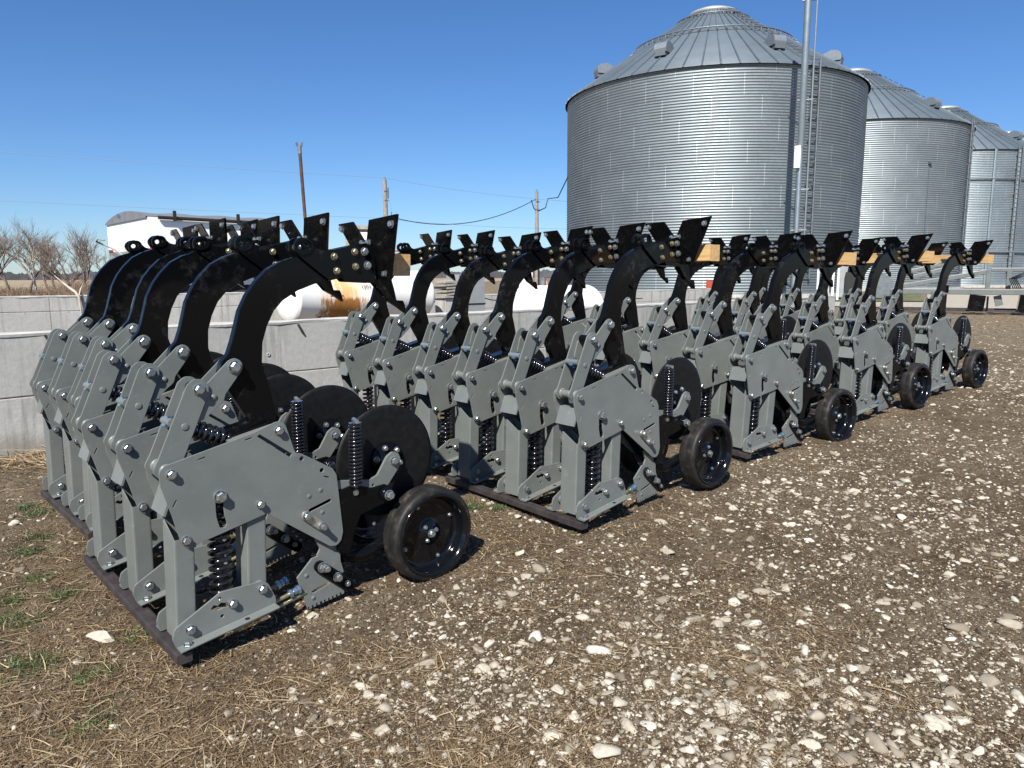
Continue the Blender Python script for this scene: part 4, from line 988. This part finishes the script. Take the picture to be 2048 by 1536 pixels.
# ------------------------------------------------------------------ shed, cabinet, crib behind the tank
sx_, sy_ = polar(59.34, 30)
t_ = empty('plank_shed', (sx_, sy_, .2), (0, 0, R(59.34 - 90))); tag(t_, 'old gray plank shed with a low red side roof behind the rusty tank', 'shed')
mb = MB()
for k in range(5): mb.box((-.40 + .19 * k, -.45 + .004 * (k % 2), 1.5), (.182, .03, 3.0))
mb.box((0, .1, 1.5), (.90, .9, 2.96)); mb.obj('plank_wall', 'weathered_wood', t_)
mb = MB(); mb.box((.02, .0, 3.06), (1.06, 1.15, .14), Matrix.Rotation(.03, 3, 'Y')); mb.obj('roof', 'weathered_wood', t_)
MB().box((.22, -.475, 2.62), (.42, .02, .50)).obj('door', 'white_dusty', t_)
MB().box((.05, .9, 1.05), (2.9, .8, 2.1)).obj('side_wing', 'weathered_wood', t_)
MB().box((.05, .85, 2.20), (3.1, 1.1, .07), Matrix.Rotation(.04, 3, 'X')).obj('wing_roof', 'roof_red', t_)
t_ = empty('cabinet', (10.55, 13.6, .1)); tag(t_, 'gray steel cabinet standing at the right end of the rusty tank', 'cabinet')
MB().box((.35, 0, .65), (.75, .5, 1.3)).obj('cabinet_box', 'cabinet_gray', t_)
MB().box((-.02, -.252, .65), (.012, .008, 1.26)).box((.35, -.254, .62), (.80, .012, .03)).obj('strap', 'black_rubber', t_)
t_ = empty('lumber_stack', (10.25, 13.5, .1)); tag(t_, 'stack of weathered boards on a concrete block right of the rusty tank', 'lumber stack')
MB().box((0, 0, .38), (.34, .4, .76)).obj('block', 'concrete_far', t_)
mb = MB()
for k in range(6): mb.box((random.uniform(-.03, .03), 0, .80 + .068 * k), (.36 + random.uniform(-.05, .05), .5, .042), Matrix.Rotation(random.uniform(-.12, .12), 3, 'Y'))
mb.obj('boards', 'weathered_wood', t_)
# cable slung along the far wall
def cable(name, pts, r, mat, label, cat='cable', group=None):
    mb = MB(); mb.tube(pts, r, 6); return tag(mb.obj(name, mat), label, cat, group)
pts = [(10.6, 14.86, .90), (11.2, 14.86, .72), (11.6, 14.86, .78), (12.1, 14.86, .88), (12.8, 14.9, .74), (13.5, 15.0, .66)]
cable('slack_cable', pts, .014, 'cable_black', 'black cable hanging in loops along the far wall')
cable('pipe_run', [(14.0, 15.05, .70), (17.0, 15.05, .64), (19.5, 15.05, .62)], .016, 'cable_black', 'thin dark pipe fixed along the low wall below the largest bin', 'pipe')
# ------------------------------------------------------------------ poles, wires
def upole(x, y, h, r, lab, transformer):
    t_ = empty('utility_pole', (x, y, .1)); tag(t_, lab, 'utility pole')
    MB().tube([(0, 0, -.2), (.03, 0, h * .5), (0, .02, h)], [r, r * .88, r * .72], 10).obj('pole', 'pole_wood', t_)
    mb = MB()
    mb.cyl((0, 0, h - .02), (0, 0, h + .16), .05, 8)
    for q in (.10, .18): mb.box((.05, -.12, h * (1 - q)), (.35, .06, .06))
    mb.obj('insulator', 'galv_plain', t_)
    if transformer:
        c = Vector((.30, -.30, h * .63)); mb = MB(); mb.lathe([(0, -.5), (.21, -.5), (.22, -.45), (.22, .38), (.17, .46), (0, .48)], c, (0, 0, 1), 20); mb.obj('transformer', 'white_dusty', t_)
        mb = MB(); mb.cyl(c + Vector((0, 0, .46)), c + Vector((0, 0, .75)), .035, 8); mb.box((.12, -.12, h * .63), (.28, .28, .10), Matrix.Rotation(R(-45), 3, 'Z')); mb.cyl((.2, -.1, h * .84), (.2, -.1, h * .93), .05, 8); mb.obj('bushing', 'galv_dark', t_)
        MB().tube([(.2, -.1, h * .84), (.32, -.2, h * .78), (.30, -.30, h * .71)], .012, 5).obj('jumper', 'cable_gray', t_)
    return t_
p1 = (29.75, 46.25); p2 = (41.85, 43.0)
upole(*p1, 8.2, .20, 'utility pole with a white transformer, left of the two poles', True)
upole(*p2, 7.95, .19, 'plain utility pole just left of the largest bin', False)
def sag(a, b, s, n=24): return [tuple(Vector(a).lerp(Vector(b), i / n) - Vector((0, 0, s * 4 * (i / n) * (1 - i / n)))) for i in range(n + 1)]
far_l = polar(92.4, 62)
cable('power_line', sag((far_l[0], far_l[1], 9.73), (p1[0], p1[1], 8.4), .10), .013, 'cable_gray', 'upper thin power line crossing the sky left of the transformer pole', 'power line', 'overhead power lines')
cable('power_line', sag((far_l[0], far_l[1], 6.60), (p1[0], p1[1], 5.55), .05), .012, 'cable_gray', 'lower thin power line crossing the sky above the trailer', 'power line', 'overhead power lines')
e3 = polar(41, 62)
cable('power_line', sag((p1[0], p1[1], 8.4), (e3[0], e3[1], 7.3), .3), .011, 'cable_gray', 'thin power line running right from the top of the transformer pole', 'power line', 'overhead power lines')
cable('power_line', sag((p1[0], p1[1], 5.5), (e3[0], e3[1], 5.2), .2), .010, 'cable_gray', 'lowest thin power line running right toward the largest bin', 'power line', 'overhead power lines')
cable('power_line', sag((p1[0] + .3, p1[1] - .3, 5.65), (p2[0], p2[1], 7.5), 1.15), .030, 'cable_black', 'thick sagging black cable strung between the two utility poles', 'power line', 'overhead power lines')
b_ = polar(43.4, 49)
cable('power_line', [(p2[0] - .6, p2[1], 7.35), (p2[0] - .3, p2[1], 6.7), (p2[0] + .1, p2[1], 6.5), (p2[0] + .6, p2[1] - .4, 6.8), (p2[0] + .75, p2[1] - .5, 7.5), (p2[0] + 1.4, p2[1] - 1.0, 7.6), (b_[0], b_[1], 7.75)], .042, 'cable_black', 'black service cable looping from the right pole to the largest bin', 'power line', 'overhead power lines')
mb = MB(); a = Vector((7.31, 14.24, .3)); b = Vector((7.19, 14.30, 3.83)); mb.tube([a, b], .034, 12)
t_ = empty('vent_pipe', (7.3, 14.24, .1)); tag(t_, 'rusty brown vent pipe leaning beside the tank, with a split cap', 'vent pipe')
mb = MB(); mb.tube([(0.02, 0, -.1), (-.125, .02, 3.75)], .034, 12); mb.obj('pipe', 'rust_pipe', t_)
mb = MB(); mb.cyl((-.125, .02, 3.73), (-.13, .02, 3.88), .040, 12)
for s_ in (-1, 1): mb.box((-.13 + s_ * .035, .02 - s_ * .03, 3.915), (.03, .05, .08), Matrix.Rotation(s_ * .3, 3, 'Y'))
mb.obj('pipe_cap', 'galv_plain', t_)

# ------------------------------------------------------------------ bare trees
def bare_tree(loc, h, seed, label, spread=1.0, mat='bark', stems=1, dens=1.0, trunk=.085):
    rg = random.Random(seed); root = empty('bare_tree', loc); tag(root, label, 'tree', 'leafless trees beyond the far wall')
    big = MB(); tw = MB()
    def grow(p, d, L, r, lev):
        n = 4 if lev < 3 else 3; pts = [p]; q = p.copy(); dd = d.copy()
        for i in range(n):
            dd = (dd + Vector((rg.gauss(0, .13), rg.gauss(0, .13), rg.gauss(.07, .08)))).normalized(); q = q + dd * (L / n); pts.append(q.copy())
        rr = [r * (1 - .45 * i / n) for i in range(n + 1)]
        (big if lev < 3 else tw).tube(pts, rr, 6 if lev < 2 else (4 if lev < 3 else 3), False)
        if lev >= 4: return
        kids = {0: 5, 1: 4, 2: 4, 3: 4}[lev]
        kids = max(2, int(kids * dens + rg.random()))
        for k in range(kids):
            f = rg.uniform(.35, 1) if lev else rg.uniform(.62, 1)
            i = min(n - 1, int(f * n)); pp = pts[i].lerp(pts[i + 1], f * n - i)
            az = rg.uniform(0, 2 * PI); el = rg.uniform(.3, .75) * spread
            side = Vector((math.cos(az), math.sin(az), 0)); nd = (dd * math.cos(el) + side * math.sin(el)).normalized()
            if nd.z < .02: nd.z = .05
            grow(pp, nd, L * rg.uniform(.6, .85), max(.007, r * rg.uniform(.42, .6)), lev + 1)
    for s_ in range(stems):
        d = Vector((rg.gauss(0, .14 + .1 * (stems > 1)), rg.gauss(0, .14), 1)).normalized()
        if True: grow(Vector((rg.gauss(0, .2) * (stems > 1), rg.gauss(0, .2) * (stems > 1), -.1)), d, h * .40, trunk, 0)
    big.obj('trunk', mat, root); tw.obj('crown', 'twig', root); return root
def tloc(az, d): x, y = polar(az, d); return (x, y, .2)
bare_tree(tloc(82.6, 44), 4.3, 3, 'leafless tree at the left edge of the photo', 1, 'bark', 1, 1.0)
bare_tree(tloc(80.6, 46), 4.1, 8, 'leafless tree with a pale trunk, second from the left edge', 1.05, 'bark_pale', 1, 1.15)
bare_tree(tloc(78.7, 43), 3.4, 21, 'leafless tree in the middle of the clump', 1.05, 'bark', 1, 1.1)
bare_tree(tloc(77.6, 45), 4.0, 34, 'leafless tree left of the trailer', 1.0, 'bark', 1, 1.1)
bare_tree(tloc(76.4, 48), 3.5, 45, 'leafless tree half hidden by the trailer', 1.1, 'bark', 1, 1.0)
bare_tree(tloc(81.5, 52), 3.9, 71, 'slim leafless tree standing behind the two leftmost trees', .9, 'bark', 2, .95)
bare_tree(tloc(79.5, 55), 4.1, 83, 'slim leafless tree far behind the clump', .9, 'bark', 2, .95)
bare_tree(tloc(84.2, 47), 4.3, 55, 'leafless tree outside the left edge whose twigs reach in', 1.1, 'bark', 1, 1.0)
# fallen pale limb leaning over the far wall
mb = MB(); mb.tube([(3.135, 14.865, .60), (3.132, 14.85, .84), (3.12, 14.85, 1.02), (3.08, 14.9, 1.11), (2.96, 15.0, 1.235), (2.82, 15.1, 1.40)], [.008, .012, .022, .024, .018, .006], 7); mb.tube([(3.12, 14.85, 1.03), (3.164, 14.9, 1.15), (3.235, 15.0, 1.26)], [.014, .011, .004], 6)
tag(mb.obj('fallen_limb', 'bark_pale'), 'pale bare limb leaning over the far wall below the trees', 'branch')
# undergrowth as one mass
Vs = []; Fs = []; T = []; off = 0
for k in range(15000):
    az = random.uniform(74.0, 88); d = random.uniform(30, 56); x, y = polar(az, d)
    cl = .55 + .6 * mnoise.noise(Vector((x * .35, y * .35, 4)))
    if cl < .2: continue
    h = random.uniform(.3, 1.0) * (.5 + cl) * (1.25 if az < 79 else .85)
    a = random.uniform(0, 6.28); lean = random.uniform(0, 1.4); w = .008; px, py, pz = x, y, .15; q = []
    for i in range(4):
        dx, dy = math.cos(a), math.sin(a); q += [(px - dy * w, py + dx * w, pz), (px + dy * w, py - dx * w, pz + w)]
        px += dx * lean * h * .33; py += dy * lean * h * .33; pz += h * random.uniform(.15, .5) * (1 if i < 2 else .4); a += random.gauss(0, .7); w *= .75
    Vs.append(np.array(q)); Fs.append(np.array([[0, 1, 3, 2], [2, 3, 5, 4], [4, 5, 7, 6]]) + off); off += 8; T.append(np.zeros(8))
tag(scatter_mesh('undergrowth', 'brush', np.concatenate(Vs), np.concatenate(Fs), np.concatenate(T)), 'brown leafless undergrowth below the trees', 'undergrowth', None, 'stuff')
# tall dead grass behind the far wall
Vs = []; Fs = []; T = []; off = 0
for k in range(9000):
    az = random.uniform(41, 66); d = random.uniform(17.5, 40); x, y = polar(az, d)
    if y < 15.4 or random.random() > 1.1 + mnoise.noise(Vector((x * .3, y * .3, 0))): continue
    h = random.uniform(.25, .75); a = random.uniform(0, 6.28); dx, dy = math.cos(a), math.sin(a); w = .010; lean = random.uniform(0, .4)
    q = np.array([(x - dy * w, y + dx * w, .15), (x + dy * w, y - dx * w, .15), (x + dx * lean * h, y + dy * lean * h, .15 + h)])
    Vs.append(q); Fs.append(np.array([[0, 1, 2]]) + off); off += 3; T.append(np.full(3, random.uniform(.45, .95)))
tag(scatter_mesh('tall_grass', 'straw', np.concatenate(Vs), np.concatenate(Fs), np.concatenate(T)), 'tall dead golden grass in the field behind the far wall', 'dry grass', None, 'stuff')
# far woods along the horizon
Vs = []; Fs = []; off = 0
for k in range(7000):
    az = random.uniform(28, 92); d = random.uniform(620, 760); x, y = polar(az, d)
    nz_ = .5 + .5 * mnoise.noise(Vector((az * .45, 3, 0))); nz2 = mnoise.noise(Vector((az * 2.5, 7, 0)))
    h = max(0, (2 + 9 * nz_ + 3 * nz2)) * random.uniform(.5, 1); w = random.uniform(2, 5)
    tx, ty = -math.sin(R(az)), math.cos(R(az)); zc = random.uniform(0, h)
    q = np.array([(x - tx * w, y - ty * w, 0), (x + tx * w, y + ty * w, 0), (x + tx * w * .6, y + ty * w * .6, h * .8), (x, y, h), (x - tx * w * .7, y - ty * w * .7, h * .75)])
    q += np.random.default_rng(k).normal(size=q.shape) * .4
    Vs.append(q); Fs.append(np.array([[0, 1, 2, 3, 4]]) + off); off += 5
tag(scatter_mesh('distant_wood', 'far_wood', np.concatenate(Vs), np.concatenate(Fs), np.zeros(off)), 'dark line of woods on the horizon', 'wood', None, 'stuff')

# ------------------------------------------------------------------ gray implement frame parked at the right
fx, fy = polar(17.0, 26.5)
t_ = empty('toolbar_frame', (fx, fy, .22), (0, 0, R(17.0 - 90))); tag(t_, 'long gray folding toolbar frame parked on the gravel at the right edge', 'implement frame')
# local x runs to the right in the picture, y away from the camera
def bm_(a, b, w=.17, h=.17, mat='gray_paint', name='beam'):
    a = Vector(a); b = Vector(b); d = b - a; L = d.length; d.normalize(); X = d.cross(Vector((0, 0, 1))).normalized() if abs(d.z) < .95 else Vector((0, 1, 0)); Z = X.cross(d)
    q = fillet([(-w / 2, -h / 2), (w / 2, -h / 2), (w / 2, h / 2), (-w / 2, h / 2)], .018, 2); m = len(q); vs = []
    for e in (a, b):
        for x, z in q: vs.append(e + X * x + Z * z)
    mb = MB(); mb.add(vs, [tuple(range(m)), tuple(range(2 * m - 1, m - 1, -1))] + [(j, j + m, (j + 1) % m + m, (j + 1) % m) for j in range(m)]); return mb.obj(name, mat, t_)
bm_((-1.62, 0, .62), (6.5, 0, .60)); bm_((1.05, .5, 1.27), (6.5, .5, 1.30), .15, .12)
for x in (.98, 1.5, 2.13, 2.55, 3.1): bm_((x, .25, .70), (x, .25, 1.25), .13, .13, name='upright')
bm_((-1.5, .6, .74), (.95, .9, 1.22), .15, .15, name='tongue'); bm_((-1.2, .9, 1.02), (.1, 1.1, 1.40), .14, .14, name='tongue'); bm_((-1.25, .9, 1.22), (.3, 1.2, 1.62), .10, .12, name='tongue')
bm_((2.25, -.2, 1.88), (5.5, -.6, 1.52), .12, .14, name='folding_arm'); bm_((2.8, .3, 1.92), (5.5, .2, 1.80), .12, .12, name='folding_arm')
for x in (.62, 1.88):
    mb = MB(); mb.box((x + .1, 0, .30), (.42, .5, .44), Matrix.Rotation(.1, 3, 'Y')); mb.box((x + .38, 0, .28), (.05, .3, .40)); mb.obj('row_mount', 'black_paint', t_)
    bm_((x + .62, .1, .50), (x + .70, .1, .20), .09, .2, name='hanger')
for x, z in ((-1.42, 0), (-.1, .05)): mb = MB(); mb.box((x, 0, .32), (.07, .1, .72)); mb.box((x, 0, .70), (.14, .2, .22)); mb.obj('parking_stand', 'black_paint', t_)
mb = MB()
for k in range(22): mb.box((2.2 + .12 * k, .45, .98), (.035, .02, .46))
for k in range(6): mb.box((3.5, .46, .78 + .09 * k), (2.7, .02, .03))
mb.box((3.5, .6, .75), (2.8, .4, .12)); mb.obj('basket', 'mesh_blue', t_)
mb = MB()
for k in range(5): mb.tube([(1.62 + .05 * k, .05, .72), (1.50 + .04 * k, -.05, 1.0), (1.85, -.1, 1.2 - .03 * k), (2.0, .1, .8)], .016, 6)
mb.obj('hoses', 'black_rubber', t_)
mb = MB(); mb.box((1.98, .05, .9), (.10, .10, .55)); mb.obj('cylinder', 'galv_plain', t_)
mb = MB(); mb.box((2.62, .1, 2.05), (.12, .06, .34)); mb.obj('warning_lamp', 'lamp_red', t_)
MB().box((2.85, .15, 1.95), (.3, .1, .32)).box((2.7, .4, 1.36), (.7, .3, .08)).obj('lamp_bracket', 'black_paint', t_)
mb = MB(); mb.box((2.5, .0, .05), (9.0, .16, .05)); mb.box((2.5, 1.0, .06), (9.0, .16, .05)); mb.obj('skid_boards', 'rail_steel', t_)
# aeration fan, hopper and legs at the foot of the second bin
ax_, ay_ = polar(23.3, 40)
t_ = empty('aeration_fan', (ax_, ay_, .25), (0, 0, R(23 - 90))); tag(t_, 'gray aeration fan with a black motor beside the bins', 'aeration fan')
MB().box((0, 0, .9), (.9, .7, 1.7)).obj('fan_housing', 'cabinet_gray', t_)
MB().cyl((.05, -.55, 1.45), (.75, -.55, 1.45), .22, 18).box((.15, -.5, .8), (.45, .3, .9)).obj('motor', 'black_rubber', t_)
MB().cyl((1.5, -.3, .6), (1.5, .6, .6), .55, 26).obj('transition', 'galv_dark', t_)
ux, uy = polar(24.6, 38)
t_ = empty('pipe_manifold', (ux, uy, .2), (0, 0, R(24.6 - 90))); tag(t_, 'white funnel on pale pipe legs between the two nearest bins', 'pipe manifold')
mb = MB()
for k in range(5): mb.cyl((-.4 + .22 * k, 0, 0), (-.4 + .22 * k, 0, 1.75), .055, 10)
mb.obj('pipe_legs', 'white_dusty', t_)
MB().lathe([(.5, 0), (.42, .35), (.12, .62)], (0, 0, 1.7), (0, 0, 1), 20).obj('funnel', 'white_dusty', t_)
# orange-and-white road cone behind the far wall
cx_, cy_ = polar(45.0, 72)
t_ = empty('traffic_cone', (cx_, cy_, .2)); t_.scale = (1.7, 1.7, 1.7); tag(t_, 'small faded orange cone standing in the field beyond the plain white tank', 'cone')
mk_simple('cone_orange', (.62, .22, .14), .6)
MB().lathe([(.12, 0), (.12, .02), (.07, .025), (.03, .42), (0, .42)], (0, 0, 0), (0, 0, 1), 16).obj('cone_body', 'cone_orange', t_)
mk_simple('car_red', (.35, .07, .04), .4)
t_ = empty('red_crate', (24.1, 15.3, .878)); tag(t_, 'small red crate on the low wall below the largest bin', 'crate')
MB().box((0, 0, .06), (.55, .3, .12)).box((-.25, 0, .2), (.06, .3, .2)).box((.25, 0, .2), (.06, .3, .2)).obj('crate_sides', 'car_red', t_)
MB().box((0, -.02, .17), (.42, .22, .10)).obj('sack', 'white_dusty', t_)

# ------------------------------------------------------------------ light, sky, camera
AZ, EL = 33.0, 45.0            # direction the light travels (from +x toward +y), height of the sun
ld = Vector((math.cos(R(AZ)) * math.cos(R(EL)), math.sin(R(AZ)) * math.cos(R(EL)), -math.sin(R(EL))))
sun = bpy.data.lights.new('sun', 'SUN'); sun.energy = 4.9; sun.angle = R(.53); sun.color = (1, .955, .88)
so = link(bpy.data.objects.new('sun', sun)); so.rotation_euler = ld.to_track_quat('-Z', 'Y').to_euler()
w = bpy.data.worlds.new('World'); SC.world = w; w.use_nodes = True
nt = w.node_tree; sky = nt.nodes.new('ShaderNodeTexSky'); sky.sky_type = 'NISHITA'; sky.sun_disc = False
sky.sun_elevation = R(EL)
sd = -ld; sky.sun_rotation = math.atan2(sd.x, sd.y)
sky.air_density = 1.0; sky.dust_density = .25; sky.ozone_density = 2.2; sky.altitude = 300
hsv = nt.nodes.new('ShaderNodeHueSaturation'); hsv.inputs['Saturation'].default_value = 1.08
tint = nt.nodes.new('ShaderNodeMix'); tint.data_type = 'RGBA'; tint.blend_type = 'MULTIPLY'; tint.inputs[0].default_value = 1; tint.inputs[7].default_value = (.80, 1.0, 1.31, 1)
bg = nt.nodes['Background']; nt.links.new(sky.outputs[0], tint.inputs[6]); nt.links.new(tint.outputs[2], hsv.inputs['Color']); nt.links.new(hsv.outputs[0], bg.inputs['Color']); bg.inputs['Strength'].default_value = .055
cam = bpy.data.cameras.new('camera'); co = link(bpy.data.objects.new('camera', cam)); SC.camera = co
FPX, YH, XU, ROLL = 1463.8, 553.06, 2651., -.004
pitch = math.atan((768 - YH) / FPX); a = math.atan((XU - 1024) * math.cos(pitch) / FPX)
hd = Vector((math.cos(a), math.sin(a), 0)); r0 = Vector((math.sin(a), -math.cos(a), 0)); fw = hd * math.cos(pitch) + Vector((0, 0, -math.sin(pitch))); u0 = r0.cross(fw)
rr_ = r0 * math.cos(ROLL) + u0 * math.sin(ROLL); uu_ = -r0 * math.sin(ROLL) + u0 * math.cos(ROLL)
co.matrix_world = Matrix.Translation((0, 0, 1.35)) @ Matrix((rr_, uu_, -fw)).transposed().to_4x4()
cam.sensor_fit = 'HORIZONTAL'; cam.sensor_width = 36; cam.lens = FPX / 2048 * 36; cam.clip_start = .05; cam.clip_end = 3000
SC.view_settings.view_transform = 'Standard'; SC.view_settings.look = 'None'; SC.view_settings.gamma = 1; SC.view_settings.exposure = .80
SC.render.film_transparent = False
SC.cycles.use_denoising = True
SC.cycles.max_bounces = 6
